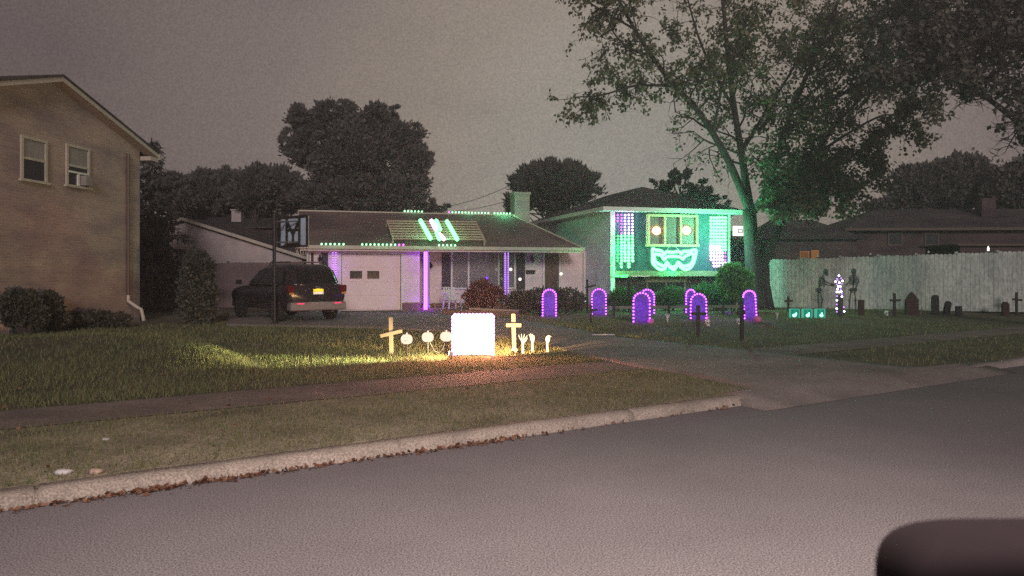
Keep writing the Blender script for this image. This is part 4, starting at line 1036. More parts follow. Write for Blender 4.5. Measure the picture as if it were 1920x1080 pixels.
bush('low_shrub', 'low dim shrub beneath the ground floor window', 'shrub', 1262, 586, [(1262,556,22,17),(1240,562,16,13)], 2800, .10, M['bush_low'], 'low shrubs in front of the tall block', Y=HY-.4)
bush('low_shrub', 'broad low shrub between ground floor window and big round bush', 'shrub', 1325, 586, [(1325,550,28,17),(1312,563,26,15),(1350,566,20,13)], 3600, .10, M['bush_low'], 'low shrubs in front of the tall block', Y=HY-.2)
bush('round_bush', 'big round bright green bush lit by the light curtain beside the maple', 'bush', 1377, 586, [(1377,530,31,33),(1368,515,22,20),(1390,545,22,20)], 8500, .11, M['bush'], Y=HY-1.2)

def flora(name, label, cat, u, Y, vb, crown, n, ln, wd, mat, trunk_top, tr=.25, group=None, up=.5, hollow=.45, jit=.55):
    """free standing tree: trunk with limbs into a crown of leaf sprays; crown ellipsoids in survey pixels"""
    b = Vector(((u-CX)/FP*Y, Y, .2)); t = thing(name, label, cat, b, 0, group)
    k = Y/FP; top = P(*trunk_top, Y)-b
    mb = MB(); mb.tube([(0,0,-.1),(.05,0,top.z*.35),(top.x*.6,0,top.z*.7),top], [tr,tr*.8,tr*.6,tr*.25], 8)
    Ps, Ds = [], []; tot = sum(r[2]*r[3] for r in crown)
    for (bu, bv, ru, rv) in crown:
        c = np.array(P(bu, bv, Y)-b); R = np.array([ru*k, ru*k*.8, rv*k]); m = int(n*ru*rv/tot)
        nb_ = max(8, int(m/70)); dd = unit(RNG.normal(0,1,(nb_,3))); rr_ = RNG.uniform(hollow,1.12,nb_)**.6
        cen = c+dd*R*rr_[:,None]
        idx = RNG.integers(0, nb_, m); p = cen[idx]+RNG.normal(0,1,(m,3))*R*RNG.uniform(.06,.15,nb_)[idx][:,None]
        Ps.append(p); Ds.append(dd[idx]+np.array([0,0,up]))
        for j in range(7):
            e = Vector(cen[j]); s = top*random.uniform(.45,.95); mb.tube([s, s.lerp(e,.5)+Vector((0,0,.1)), e], [tr*.3,tr*.18,.02], 5)
    V, Fc = leafquads(np.concatenate(Ps), np.concatenate(Ds), ln, wd, jit)
    npmesh('crown', V, Fc, mat, t); mb.build('trunk', M['bark_dark'], t)
    return t
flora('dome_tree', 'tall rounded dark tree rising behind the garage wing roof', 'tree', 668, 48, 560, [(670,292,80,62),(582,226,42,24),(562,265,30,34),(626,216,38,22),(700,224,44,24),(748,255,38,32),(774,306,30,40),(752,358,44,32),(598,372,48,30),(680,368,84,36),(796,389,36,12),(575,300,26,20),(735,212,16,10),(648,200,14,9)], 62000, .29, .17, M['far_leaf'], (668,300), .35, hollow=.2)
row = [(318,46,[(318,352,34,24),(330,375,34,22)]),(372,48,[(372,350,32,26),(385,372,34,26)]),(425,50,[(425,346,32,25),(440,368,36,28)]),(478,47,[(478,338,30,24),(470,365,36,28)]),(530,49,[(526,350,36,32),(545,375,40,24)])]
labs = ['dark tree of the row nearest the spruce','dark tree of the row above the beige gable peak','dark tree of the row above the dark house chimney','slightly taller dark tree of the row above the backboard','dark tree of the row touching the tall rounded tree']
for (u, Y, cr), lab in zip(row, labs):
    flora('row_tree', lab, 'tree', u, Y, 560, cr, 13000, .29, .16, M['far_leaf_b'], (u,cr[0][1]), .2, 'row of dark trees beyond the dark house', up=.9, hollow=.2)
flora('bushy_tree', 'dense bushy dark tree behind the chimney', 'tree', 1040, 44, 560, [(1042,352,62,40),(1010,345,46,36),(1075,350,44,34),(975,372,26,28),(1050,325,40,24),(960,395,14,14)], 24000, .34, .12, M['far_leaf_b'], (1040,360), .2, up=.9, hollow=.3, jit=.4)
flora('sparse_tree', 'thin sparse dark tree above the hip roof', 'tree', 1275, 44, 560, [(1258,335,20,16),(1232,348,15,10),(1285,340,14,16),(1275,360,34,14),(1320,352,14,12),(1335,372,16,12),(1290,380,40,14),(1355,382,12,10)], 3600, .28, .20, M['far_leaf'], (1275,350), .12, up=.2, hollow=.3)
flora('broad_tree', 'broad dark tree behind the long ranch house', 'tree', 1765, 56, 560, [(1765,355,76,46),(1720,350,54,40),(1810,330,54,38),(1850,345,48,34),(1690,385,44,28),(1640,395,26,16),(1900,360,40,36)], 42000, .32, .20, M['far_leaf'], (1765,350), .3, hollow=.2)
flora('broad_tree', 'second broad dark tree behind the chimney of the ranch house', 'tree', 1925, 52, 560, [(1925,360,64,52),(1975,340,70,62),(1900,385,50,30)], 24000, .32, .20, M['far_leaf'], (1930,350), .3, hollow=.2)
# hazy strip of far trees low behind the houses
def conifer(label, u, Y, vt, vb):
    b = Vector(((u-CX)/FP*Y, Y, .22)); t = thing('spruce', label, 'tree', b); top = P(u,vt,Y)-b; H = top.z
    mb = MB(); mb.tube([(0,0,0),(0,0,H)], [.22,.02], 8); Ps, Ds = [], []
    nb_ = 54
    for j in range(nb_):
        f = (j/nb_)**.9; z = H*(.04+.95*f); ln = (1-f)*2.0+.12; ln *= random.uniform(.75,1.2); a = j*2.4
        d = Vector((math.cos(a), math.sin(a), 0)); pts = [Vector((0,0,z)), d*ln*.5+Vector((0,0,z-.03*ln)), d*ln+Vector((0,0,z-.02*ln))]
        mb.tube(pts, [.035,.02,.006], 5)
        m = int(70*ln)+14; s = RNG.uniform(.12,1,m)
        p = np.outer(s*ln, np.array(d))+np.array([0,0,z]); p[:,2] += -.05*s*ln+RNG.normal(0,.03,m); p += RNG.normal(0,.07,(m,3))
        Ps.append(p); Ds.append(np.tile(np.array([d.x*.8,d.y*.8,-.55]),(m,1)))
    V, Fc = leafquads(np.concatenate(Ps), np.concatenate(Ds), .26, .085, .45); npmesh('crown', V, Fc, M['needle'], t); mb.build('trunk', M['bark_dark'], t)
conifer('dark layered spruce standing behind the corner of the brick house', 284, 27.5, 258, 560)
bush('ivy_shrub', 'dark overgrown shrub beside the brick house corner below the spruce', 'shrub', 300, 596, [(285,470,30,60),(300,520,34,44),(270,420,16,40)], 5500, .16, M['bush_dark'], Y=29)

# --- maples of the front yard
class TreeB:
    def __init__(s, base): s.b = Vector(base); s.mb = MB(); s.P = []; s.D = []
    def limb(s, pts, r0, r1, n=10, den=1.0, spawn=.25, clen=2.0, depth=2):
        """pts are world points; spawns side branches and leafy twigs"""
        pts = [Vector(p)-s.b for p in pts]; fine = []
        for i in range(len(pts)-1):
            p0 = pts[max(0,i-1)]; p1 = pts[i]; p2 = pts[i+1]; p3 = pts[min(len(pts)-1,i+2)]
            for k in range(4):
                t = k/4; fine.append(.5*((2*p1)+(p2-p0)*t+(2*p0-5*p1+4*p2-p3)*t*t+(3*p1-p0-3*p2+p3)*t**3))
        fine.append(pts[-1]); m = len(fine)
        s.mb.tube(fine, [r0+(r1-r0)*i/(m-1) for i in range(m)], n)
        L_ = sum((fine[i+1]-fine[i]).length for i in range(m-1)); nch = int(L_*den*2.2*(1-spawn))
        for k in range(nch):
            f = spawn+(1-spawn)*(k+random.random())/max(1,nch); x = f*(m-1); i = min(m-2,int(x)); p = fine[i].lerp(fine[i+1], x-i)
            t = (fine[i+1]-fine[i]).normalized(); v = Vector((random.gauss(0,1),random.gauss(0,1),random.gauss(.15,.7))); v = (v-t*v.dot(t)*.6).normalized()
            s.branch(p, (t*.55+v).normalized(), clen*(1.15-f*.5)*random.uniform(.6,1.2), (r0+(r1-r0)*f)*.42, depth)
        s.branch(fine[-1], (fine[-1]-fine[-2]).normalized(), clen*.6, r1, depth)
    def branch(s, p, d, ln, r, depth):
        q = [p]; dd = d.copy(); n = 4
        for k in range(n):
            dd = (dd+Vector((random.gauss(0,.22),random.gauss(0,.22),random.gauss(.02,.18)))).normalized(); q.append(q[-1]+dd*ln/n)
        r = max(.012, min(r, .06)); s.mb.tube(q, [r*(1-.8*i/n) for i in range(n+1)], 5 if depth > 1 else 4, cap=False)
        if depth > 0:
            for k in range(4 if depth > 1 else 3):
                i = random.randint(1, n); v = Vector((random.gauss(0,1),random.gauss(0,1),random.gauss(0,.8))).normalized()
                s.branch(q[i], (dd*.6+v).normalized(), ln*random.uniform(.4,.7), r*.5, depth-1)
        else:
            s.tw.append((q, ln))
    tw = None
    def finish(s, t, mat, barkmat, per, size, drop=None):
        s.mb.build('trunk', barkmat, t, True)
        for q, ln in s.tw:
            if drop and random.random() < drop(q[-1]+s.b): continue
            for k in range(per):
                f = random.random()**.7; x = f*(len(q)-1); i = min(len(q)-2,int(x)); p = q[i].lerp(q[i+1], x-i)
                s.P.append(p+Vector((random.gauss(0,.10),random.gauss(0,.10),random.gauss(-.03,.08)))); s.D.append(Vector((random.gauss(0,.6),random.gauss(0,.6),-.55+random.gauss(0,.4))))
        V, Fc = leafquads(np.array(s.P), np.array(s.D), size, size*.72, .3); npmesh('crown', V, Fc, mat, t)
        print('leaves', len(s.P))
mbase = G(1425, 580); MY = mbase.y
def mp(u, v, dy=0): return P(u, v, MY+dy)
t = thing('maple_tree', 'large spreading maple with two stems in front of the tall block and fence', 'tree', mbase)
T = TreeB(mbase); T.tw = []
# root flare and the two stems
T.mb.tube([mp(1424,584)-T.b, mp(1420,568)-T.b, mp(1414,530)-T.b, mp(1410,480)-T.b, mp(1407,430)-T.b, mp(1405,392)-T.b], [.56,.40,.31,.28,.27,.25], 14)
T.mb.tube([mp(1432,584,.1)-T.b, mp(1433,566,.1)-T.b, mp(1431,530,.1)-T.b, mp(1433,496,.1)-T.b], [.46,.34,.25,.20], 12)
for a in range(7):
    an = a*.9+.3; d = Vector((math.cos(an), math.sin(an)*.6, 0)); T.mb.tube([mp(1426,572)-T.b+d*.15, mp(1426,581)-T.b+d*.5, mp(1426,584)-T.b+d*.85], [.17,.10,.03], 7)
T.limb([mp(1405,394), mp(1385,345,-.2), mp(1365,300,-.4), mp(1338,252,-.8), mp(1305,203,-1.2), mp(1265,162,-1.6), mp(1222,105,-2), mp(1190,55,-2.2), mp(1160,0,-2.4)], .17, .05, 10, 1.0, .34, 2.0)
T.limb([mp(1408,400), mp(1398,340,.3), mp(1390,285,.5), mp(1377,205,.8), mp(1367,125,1), mp(1358,30,1.2), mp(1350,-60,1.4)], .17, .06, 10, 1.15, .25, 2.1)
T.limb([mp(1265,162,-1.6), mp(1225,160,-2), mp(1180,163,-2.3), mp(1130,178,-2.6), mp(1080,182,-3)], .06, .02, 7, 1.6, .12, 1.5)
T.limb([mp(1222,105,-2), mp(1180,90,-2.5), mp(1150,60,-3), mp(1135,20,-3.2)], .05, .02, 7, 1.4, .1, 1.5)
T.limb([mp(1190,55,-2.2), mp(1130,20,-2.8), mp(1070,-15,-3.2)], .045, .02, 7, 1.2, .2, 1.3)
T.limb([mp(1407,405), mp(1430,370,-.3), mp(1452,325,-.8), mp(1470,250,-1.4), mp(1500,170,-2), mp(1540,80,-2.6), mp(1580,-20,-3)], .15, .05, 9, 1.35, .28, 2.3)
T.limb([mp(1433,498,.1), mp(1450,455,.3), mp(1463,425,.5), mp(1480,380,.8), mp(1496,345,1), mp(1530,290,1.4), mp(1575,225,1.8), mp(1640,160,2.2)], .15, .05, 9, 1.35, .42, 2.2)
T.limb([mp(1470,250,-1.4), mp(1530,205,-2), mp(1610,160,-2.6), mp(1700,120,-3.2), mp(1790,80,-3.6)], .10, .03, 8, 1.5, .1, 2.3)
T.limb([mp(1496,345,1), mp(1550,320,.4), mp(1600,300,-.2), mp(1635,305,-.6)], .07, .02, 7, 1.9, .1, 1.5)
T.limb([mp(1463,425,.5), mp(1490,375,-.6), mp(1520,340,-1.4), mp(1560,330,-2)], .05, .02, 7, 2.0, .2, 1.4)
T.limb([mp(1390,285,.5), mp(1430,220,1), mp(1480,140,1.4), mp(1530,50,1.8)], .09, .03, 8, 1.5, .2, 2.2)
T.limb([mp(1377,205,.8), mp(1340,140,.4), mp(1310,70,.2), mp(1290,0,0)], .07, .03, 8, 1.3, .2, 1.8)
T.limb([mp(1540,80,-2.6), mp(1610,50,-3), mp(1690,20,-3.5), mp(1760,-30,-4)], .07, .03, 8, 1.6, .1, 2.2)
T.limb([mp(1338,252,-.8), mp(1350,180,-2), mp(1370,110,-2.8), mp(1400,40,-3.4)], .06, .03, 8, 1.3, .2, 1.9)
T.limb([mp(1530,290,1.4), mp(1590,250,.8), mp(1660,215,.2), mp(1705,230,-.4)], .07, .02, 7, 1.8, .1, 1.7)
T.limb([mp(1450,335,-.8), mp(1472,345,-1.6), mp(1500,360,-2.2)], .04, .015, 6, 3.2, .05, 1.1)
T.limb([mp(1440,360,-.4), mp(1455,375,-1.2), mp(1462,392,-1.8)], .04, .015, 6, 3.2, .05, 1.0)
T.limb([mp(1496,345,1), mp(1530,360,.2), mp(1580,365,-.6)], .04, .015, 6, 2.4, .05, 1.1)
def droplf(w):
    u = CX+w.x/w.y*FP
    v = HV-(w.z-CZ)/w.y*FP
    if v > 395 and u < 1450: return .9
    if v > 425: return .92
    if v > 330 and 1230 < u < 1405: return .82
    return .42 if u < 1330 else (.28 if u < 1410 else .0)
T.finish(t, M['maple'], M['bark'], 15, .155, droplf)
# the neighbouring shade tree, its trunk beyond the edge of the yard
sb = Vector((P(2085,560,20.5).x, 20.5, .25)); SYY = 20.5
def sp_(u, v, dy=0): return P(u, v, SYY+dy)
t = thing('shade_tree', 'dense overhanging shade tree with a bare bough crossing the sky', 'tree', sb)
T = TreeB(sb); T.tw = []
T.mb.tube([sb-T.b, sp_(2083,480)-T.b, sp_(2080,380)-T.b, sp_(2070,290)-T.b, sp_(2060,150)-T.b, sp_(2050,-40)-T.b], [.42,.32,.29,.26,.2,.12], 12)
T.limb([sp_(2072,320), sp_(1990,270,-.2), sp_(1915,232,-.4), sp_(1862,192,-.6), sp_(1822,168,-.8), sp_(1775,148,-1)], .10, .04, 8, 1.5, .50, 1.25)
T.limb([sp_(2065,220), sp_(1980,130,-.6), sp_(1890,80,-1), sp_(1800,60,-1.4), sp_(1720,70,-1.8)], .12, .03, 8, 2.3, .12, 1.8)
T.limb([sp_(2060,150), sp_(1970,50,.4), sp_(1870,0,.8), sp_(1770,-10,1.2), sp_(1680,10,1.6)], .12, .03, 8, 2.3, .12, 1.8)
T.limb([sp_(2055,100), sp_(1960,-20,-1), sp_(1860,-60,-1.6)], .11, .04, 8, 2.0, .1, 1.8)
T.limb([sp_(1890,80,-1), sp_(1830,110,-1.4), sp_(1760,130,-1.8), sp_(1690,130,-2.2)], .06, .02, 7, 2.4, .1, 1.3)
T.limb([sp_(2070,290), sp_(2000,230,-1.2), sp_(1950,215,-1.8), sp_(1905,250,-2)], .07, .02, 7, 1.5, .3, 1.1)
def drop2(w):
    u = CX+w.x/w.y*FP; v = HV-(w.z-CZ)/w.y*FP
    if 1600 < u < 1905 and v > 165+max(0,(u-1800))*.25: return .93
    return .55 if v > 225 and u < 1930 else 0
T.finish(t, M['maple_b'], M['bark_dark'], 15, .14, drop2)
# ------------------------------------------------------------------ lit tombstones
def tomb(label, u, vt, vb, wpx, yaw, m='led_purple', lean=0.0, en=3.0, skip=()):
    g = G(u, vb); k = g.y/FP; w = wpx*k; h = (vb-vt)*k
    t = thing('tombstone', label, 'tombstone', g, yaw, 'tombstones edged with purple bulbs'); t.rotation_euler = (0, lean, yaw)
    r = w/2; arc = [(r*math.cos(a), h-r+r*math.sin(a)) for a in [PI*i/10 for i in range(11)]]
    MB().prism([(-r*1.14,-.05),(r*1.14,-.05)]+[(x*1.14,z*1.0+.035) for x,z in arc], 0, .05).build('slab', M['stone_violet'], t)
    path = [(-r, z) for z in np.linspace(.06, h-r, max(3,int((h-r)/.082)))]+[(-r*math.cos(a), h-r+r*math.sin(a)) for a in [PI*i/9 for i in range(1,9)]]+[(r, z) for z in np.linspace(h-r, .06, max(3,int((h-r)/.082)))]
    MB().tube([(x,-.02,z) for x,z in path], .008, 4).build('wire', M['black'], t)
    bulbs(t, [(x,-.035,z) for i,(x,z) in enumerate(path) if i not in skip], M[m], .029)
    lamp('POINT', 'rim_glow', (0,-.24,h*.62), en*2.4, (.34,.02,1), t, .12); lamp('POINT', 'rim_glow', (0,-.24,h*.2), en*1.6, (.34,.02,1), t, .12)
    return t
tomb('purple lit tombstone in front of the dark hedge, first one past the floodlit sign', 1030, 543, 595, 25, -.05)
tomb('purple lit tombstone in front of the white side wall beside a small dark cross', 1123, 542, 592, 26, -.1)
tomb('shorter purple lit tombstone half hidden behind a bigger one', 1213, 543, 590, 27, .15)
tomb('tallest purple lit tombstone with a pink pumpkin at its foot, overlapping one behind', 1203, 549, 607, 30, -.15)
tomb('narrow purple lit tombstone partly hidden by the wider one with a dark cross', 1294, 543, 588, 23, .5)
tomb('wide purple lit tombstone standing behind a dark wooden cross', 1309, 551, 600, 30, .1)
tomb('leaning purple lit tombstone in front of the maple trunk, some bulbs missing', 1408, 545, 600, 22, -.5, lean=-.06, skip=(5,6))
# ------------------------------------------------------------------ dark crosses and gravestones
def cross(name, label, u, vt, vb, va, half, mat, group, w=.07, tilt=0.0, lean=0.0, off=0):
    g = G(u, vb); k = g.y/FP; h = (vb-vt)*k; za = (vb-va)*k; a = half*k
    t = thing(name, label, 'cross', g, 0, group)
    MB().bar((0,0,-.05), (lean*h,0,h), w, w*.6, up=(0,1,0)).build('upright', mat, t)
    MB().bar((lean*za-a+off*k,-w*.6,za-tilt*a), (lean*za+a+off*k,-w*.6,za+tilt*a), w*.9, w*.5, up=(0,1,0)).build('crossbar', mat, t)
    return t
DC = 'dark grave crosses in the yard'
cross('grave_cross', 'tall thin dark grave cross right in front of the white side wall', 1101, 524, 585, 537, 10, M['darkwood'], DC, .075, .25, 0, 6)
cross('grave_cross', 'short dark grave cross leaning before the purple tombstone by the white wall', 1108, 572, 608, 582, 9, M['darkwood'], DC, .06, .2, 0, 3)
cross('grave_cross', 'wide dark grave cross before the wide purple tombstone', 1309, 572, 628, 588, 14, M['darkwood'], DC, .085)
cross('grave_cross', 'dark grave cross with a pale board, nearest the leaning purple tombstone', 1391, 572, 640, 587, 8, M['darkwood'], DC, .085, .1, 0, -3)
cross('grave_cross', 'dark grave cross above the teal lanterns beside the maple roots', 1478, 556, 586, 564, 8, M['darkwood'], DC, .075, .05)
cross('grave_cross', 'dark grave cross against the stockade fence beside the pointed gravestone', 1677, 550, 592, 563, 10, M['darkwood'], DC, .085)
cross('grave_cross', 'dark grave cross against the darkest end of the stockade fence', 1906, 548, 592, 562, 9, M['darkwood'], DC, .08, -.1)
def gravestone(label, u, vt, vb, wpx, shape, mat, lean=0.0, th=.10):
    g = G(u, vb); k = g.y/FP; w = wpx*k; h = (vb-vt)*k; r = w/2
    if shape == 'point': poly = [(-r,-.05),(r,-.05),(r*1.02,h*.66),(r*.72,h*.76),(r*.45,h*.88),(0,h),(-r*.45,h*.88),(-r*.72,h*.76),(-r*1.02,h*.66)]
    elif shape == 'round': poly = [(-r,-.05),(r,-.05)]+[(r*math.cos(a),h-r+r*math.sin(a)) for a in [PI*i/10 for i in range(11)]]
    else: poly = [(-r,-.05),(r,-.05),(r,h*.93),(r*.85,h),(-r*.85,h),(-r,h*.93)]
    t = thing('gravestone', label, 'gravestone', g, 0, 'dark gravestones along the fence'); t.rotation_euler = (0, lean, .1)
    MB().prism(poly, 0, th).build('slab', mat, t)
    MB().box(-r*1.15, r*1.15, -.03, th+.03, -.05, .05, .01).build('base', mat, t)
gravestone('slim square topped dark gravestone beside the skeletons', 1616, 562, 592, 10, 'rect', M['stone_brown'])
gravestone('largest dark gravestone with a pointed top against the fence', 1711, 548, 591, 25, 'point', M['stone_brown'])
gravestone('narrow round topped dark gravestone against the fence', 1755, 553, 590, 13, 'round', M['stone_dark'])
gravestone('small leaning dark gravestone next to the narrow round topped one', 1775, 564, 590, 11, 'round', M['stone_dark'], .22)
gravestone('tiny dark gravestone low in the grass by the fence', 1800, 574, 592, 11, 'rect', M['stone_dark'], -.08)
gravestone('round topped dark gravestone beside the cross at the dark fence end', 1887, 566, 592, 13, 'round', M['stone_brown'])
# low rail fence behind the tombstones
a, b = G(1128, 592), G(1400, 589); t = thing('rail_fence', 'low wooden rail fence running behind the purple tombstones', 'fence', a)
d = b-a; mb = MB(); mb.bar((0,0,.27), d+Vector((0,0,.27)), .05, .09); mb.build('rail', M['rail'], t)
for f in (.08, .45, .83, .99): p = d*f; MB().box(p.x-.04, p.x+.04, p.y-.05, p.y+.03, -.1, .42, .008).build('post', M['darkwood'], t)
g = G(1180, 586); t = thing('lantern_post', 'thin dark post with a bracket before the low shrub', 'post', g)
k = g.y/FP; MB().tube([(0,0,-.1),(0,0,68*k)], .055, 8).build('pole', M['black'], t); mb = MB(); mb.tube([(0,0,60*k),(.16,0,64*k),(.30,0,60*k)], .015, 6); mb.build('hook', M['black'], t)
# planter, chair, low wall, globes
g = G(1362, 579); t = thing('planter', 'pale square planter at the foot of the big round bush', 'planter', g); k = g.y/FP
mb = MB(); mb.box(-19*k, 19*k, -.2, .3, 0, 18*k, .015); mb.build('box', M['planter'], t); MB().box(-20*k, 20*k, -.23, .33, 18*k+.001, 21*k, .01).build('rim', M['plank'], t)
c = HF.w((hx(848,-.6), -.6, 0)); c.z = gz(c.x, c.y)
t = thing('garden_chair', 'white plastic garden chair on the porch by the red bush', 'chair', c, math.radians(30))
MB().box(-.25,.25,-.24,.24,.40,.44,.012).build('seat', M['plastic_white'], t)
mb = MB()
for k in range(5): x = -.2+k*.1; mb.bar((x,.22,.44),(x,.32,.86),.055,.02,up=(0,1,0))
mb.bar((-.25,.325,.87),(.25,.325,.87),.05,.03); mb.build('backrest', M['plastic_white'], t)
for sx in (-1,1):
    for sy in (-1,1): MB().bar((sx*.23,sy*.22,.40),(sx*.27,sy*.27,.0),.045).build('leg', M['plastic_white'], t)
    mb = MB(); mb.bar((sx*.26,-.25,.64),(sx*.26,.28,.64),.05,.03); mb.bar((sx*.26,-.24,.42),(sx*.26,-.25,.63),.04); mb.build('armrest', M['plastic_white'], t)
a, b = G(832, 590), G(970, 594); t = thing('planter_wall', 'low brick planter wall capped with a pale plank before the porch', 'low wall', a)
d = b-a; n_ = Vector((-d.y,d.x,0)).normalized(); mb = MB(); mb.bar((0,0,.07), d+Vector((0,0,.07)), .2, .24); mb.build('wall', M['brickstep'], t)
mb = MB(); mb.bar(d*.38+Vector((0,0,.23)), d*1.0+Vector((0,0,.20)), .22, .05); mb.build('cap', M['plank'], t)
def globe(label, u, v, y, hang):
    p = HF.aty(u, v, y); w = HF.w(p); t = thing('globe_light', label, 'lamp', w, 0, 'small white globe lights by the front door')
    MB().ball((0,0,0), .062, 12, 8).build('globe', M['solar'], t, True)
    mb = MB()
    if hang: mb.tube([(0,0,.06),(0,0,ze-.08-p.z)], .005, 4)
    else: mb.tube([(0,0,-.06),(0,0,-p.z-.05)], .012, 5)
    mb.build('cord' if hang else 'stake', M['black'], t)
globe('white globe light in front of the dark shutter by the front door', 975, 523.5, -.1, True)
globe('white globe light hanging beside the brown front door', 1052, 513.5, -.1, True)
globe('small white globe light on a stake at the foot of the white side wall', 1097, 563.5, -.2, False)
globe('dim small white globe light beside the violet porch post', 957.5, 505, .15, True)
# ------------------------------------------------------------------ small yard props
def hand(name, label, u, vt, vb, mat, spread, group, sc=1.0, curl=.1, yaw=0.0, thick=1.0):
    """a forearm rising from the ground with a palm, thumb and four bent fingers, one skinned surface"""
    g = G(u, vb); h = (vb-vt)*g.y/FP*sc
    V = []; E = []; R = []
    def ad(p, r, par):
        V.append([c*h for c in p]); R.append(r*h*thick)
        if par is not None: E.append((par, len(V)-1))
        return len(V)-1
    root = ad((0,0,-.1), .095, None); a1 = ad((.01,0,.2), .09, root); a2 = ad((0,0,.42), .078, a1); w = ad((0,0,.52), .07, a2); palm = ad((0,0,.62), .088, w)
    for i, (x, ln) in enumerate(((-.085,.30),(-.03,.35),(.03,.33),(.085,.26))):
        k = ad((x,0,.70), .040, palm); s = x*spread
        f1 = ad((x+s*.6,-curl*.05,.70+ln*.42), .034, k); f2 = ad((x+s*1.0,-curl*.25,.70+ln*.75), .030, f1); ad((x+s*1.2,-curl*.55,.70+ln*(1-curl*.3)), .022, f2)
    th1 = ad((.10,-.03,.60), .040, palm); th2 = ad((.10+.10*spread*.6,-.05,.72), .034, th1); ad((.12+.14*spread*.6,-.05,.83), .026, th2)
    me = bpy.data.meshes.new(name); me.from_pydata(V, E, []); me.materials.append(mat)
    o = bpy.data.objects.new(name, me); COL.objects.link(o); o.location = g; o.rotation_euler = (0,0,yaw)
    sk = o.modifiers.new('skin', 'SKIN'); sk.use_smooth_shade = True
    for i, r in enumerate(R): me.skin_vertices[0].data[i].radius = (r, r)
    me.skin_vertices[0].data[0].use_root = True
    sb_ = o.modifiers.new('sub', 'SUBSURF'); sb_.levels = 1; sb_.render_levels = 1
    return tag(o, label, 'hand prop', group)
HG = 'glowing hands rising from the lawn'
hand('hand_prop', 'glowing hand with widely spread fingers next to the wooden cross', 980, 627, 663, M['hand_glow'], 1.5, HG, yaw=.3, thick=.85)
hand('hand_prop', 'slim glowing hand in the middle between two others on the lawn edge', 998, 626, 661, M['hand_glow'], .6, HG, curl=.2, yaw=-.6, thick=.85)
hand('hand_prop', 'glowing hand with curled fingers, last one before the driveway', 1026, 628, 660, M['hand_glow'], .3, HG, curl=.5, yaw=.5, thick=.85)
PH = 'pale plastic hands in the yard'
hand('pale_hand', 'pale hand prop in the grass before the low rail fence', 1251, 588, 605, M['plastic_ghost'], 1.8, PH, thick=1.35)
hand('pale_hand', 'pale hand prop in the grass before the teal lanterns', 1457, 586, 598, M['plastic_ghost'], 1.8, PH, thick=1.25)
def skull(label, u, v, r, mat, group):
    g = G(u, v); t = thing('skull', label, 'skull', g, 0, group)
    mb = MB(); mb.ball((0,0,r*1.25), r, 12, 8, (.85,1,.92)); mb.box(-r*.45,r*.45,-r*.85,-r*.1,r*.05,r*.6,r*.12); mb.build('cranium', mat, t, True)
    mb = MB(); mb.ball((-r*.33,-r*.80,r*1.2), r*.24, 8, 6); mb.ball((r*.33,-r*.80,r*1.2), r*.24, 8, 6); mb.ball((0,-r*.93,r*.85), r*.12, 6, 5); mb.build('eye_socket', M['black'], t)
skull('small pale skull in the grass by the wide dark cross', 1327, 612, .095, M['plastic_ghost'], 'skulls in the grass')
skull('small pale skull in the grass by the cross with a pale board', 1385, 609, .085, M['plastic_ghost'], 'skulls in the grass')
skull('tiny pale skull at the foot of the fence by the dark cross', 1662, 592, .085, M['plastic_ghost'], 'skulls in the grass')
def pumpkin_mesh(r, n=24): return MB().lathe([(.02*r,-.78*r),(.55*r,-.82*r),(.9*r,-.5*r),(1.0*r,.0),(.92*r,.42*r),(.6*r,.78*r),(.15*r,.80*r),(.02*r,.72*r)], (0,0,0), n, 8, .055)
def orb(name, label, cat, u, v, r, mat, pumpkin=False):
    g = G(u, v); t = thing(name, label, cat, g)
    mb = pumpkin_mesh(r) if pumpkin else MB().ball((0,0,0), r, 14, 10)
    mb.shift((0,0,r*.8)).build('shell', mat, t, True)
    MB().tube([(0,0,r*1.5),(.1*r,0,r*1.85)], [r*.16,r*.1], 6).build('stem' if pumpkin else 'cap', M['darkwood'], t)
orb('pink_pumpkin', 'round pink pumpkin beside the leaning purple tombstone', 'pumpkin', 1420, 604, .115, M['pink_orb'], True)
orb('pink_pumpkin', 'pink pumpkin at the foot of the tallest purple tombstone', 'pumpkin', 1220, 608, .095, M['pink_orb'], True)
orb('purple_ball', 'purple ball in the grass before the planter', 'ornament', 1366, 591, .085, M['purple_orb'])
orb('pink_pumpkin', 'small pink pumpkin beside the wide purple tombstone', 'pumpkin', 1326, 600, .075, M['pink_orb'], True)
g = G(1110, 630); o = MB().tube([(0,0,.03),(.55,.05,.03)], .016, 6).build('white_rod', M['plastic_white']); o.location = g; tag(o, 'thin white rod lying on the edge of the driveway', 'rod')
# teal lanterns
for k, (u, lab) in enumerate(((1489.5,'teal glass lantern closest to the maple roots'),(1513,'teal glass lantern in the middle of the three'),(1537,'teal glass lantern closest to the lit figure'))):
    g = G(u, 596); s = g.y/FP; t = thing('glass_lantern', lab, 'lantern', g, .1*(k-1), 'teal glass lanterns in a row')
    w = 7.6*s; h = 16*s
    b = MB()
    b.box(-w, w, -w*.5, w*.5, .01, h, .02); b.build('glass', M['teal'], t)
    mb = MB(); mb.ball(((-.3+.3*k)*w*.5,-w*.55,h*.30), .055, 10, 8, (1.2,.5,1)); mb.ball((.3*w,-w*.55,h*.5), .03, 8, 6, (.8,.5,1.6)); mb.build('candle', M['teal_hot'], t, True)
    mb = MB()
    for x in (-1,1): mb.box(x*w*1.06-.012, x*w*1.06+.012, -w*.56, w*.56, 0, h*1.04)
    mb.box(-w*.98, w*.98, -w*.54, w*.54, h*1.005, h*1.07); mb.box(-.008, .008, -w*.56, -w*.505, .02, h*.98); mb.build('frame', M['teal_edge'], t)
    lamp('POINT', 'candle_glow', (0,-w*1.3,h*.5), .5, (.1,1,.6), t, .05)
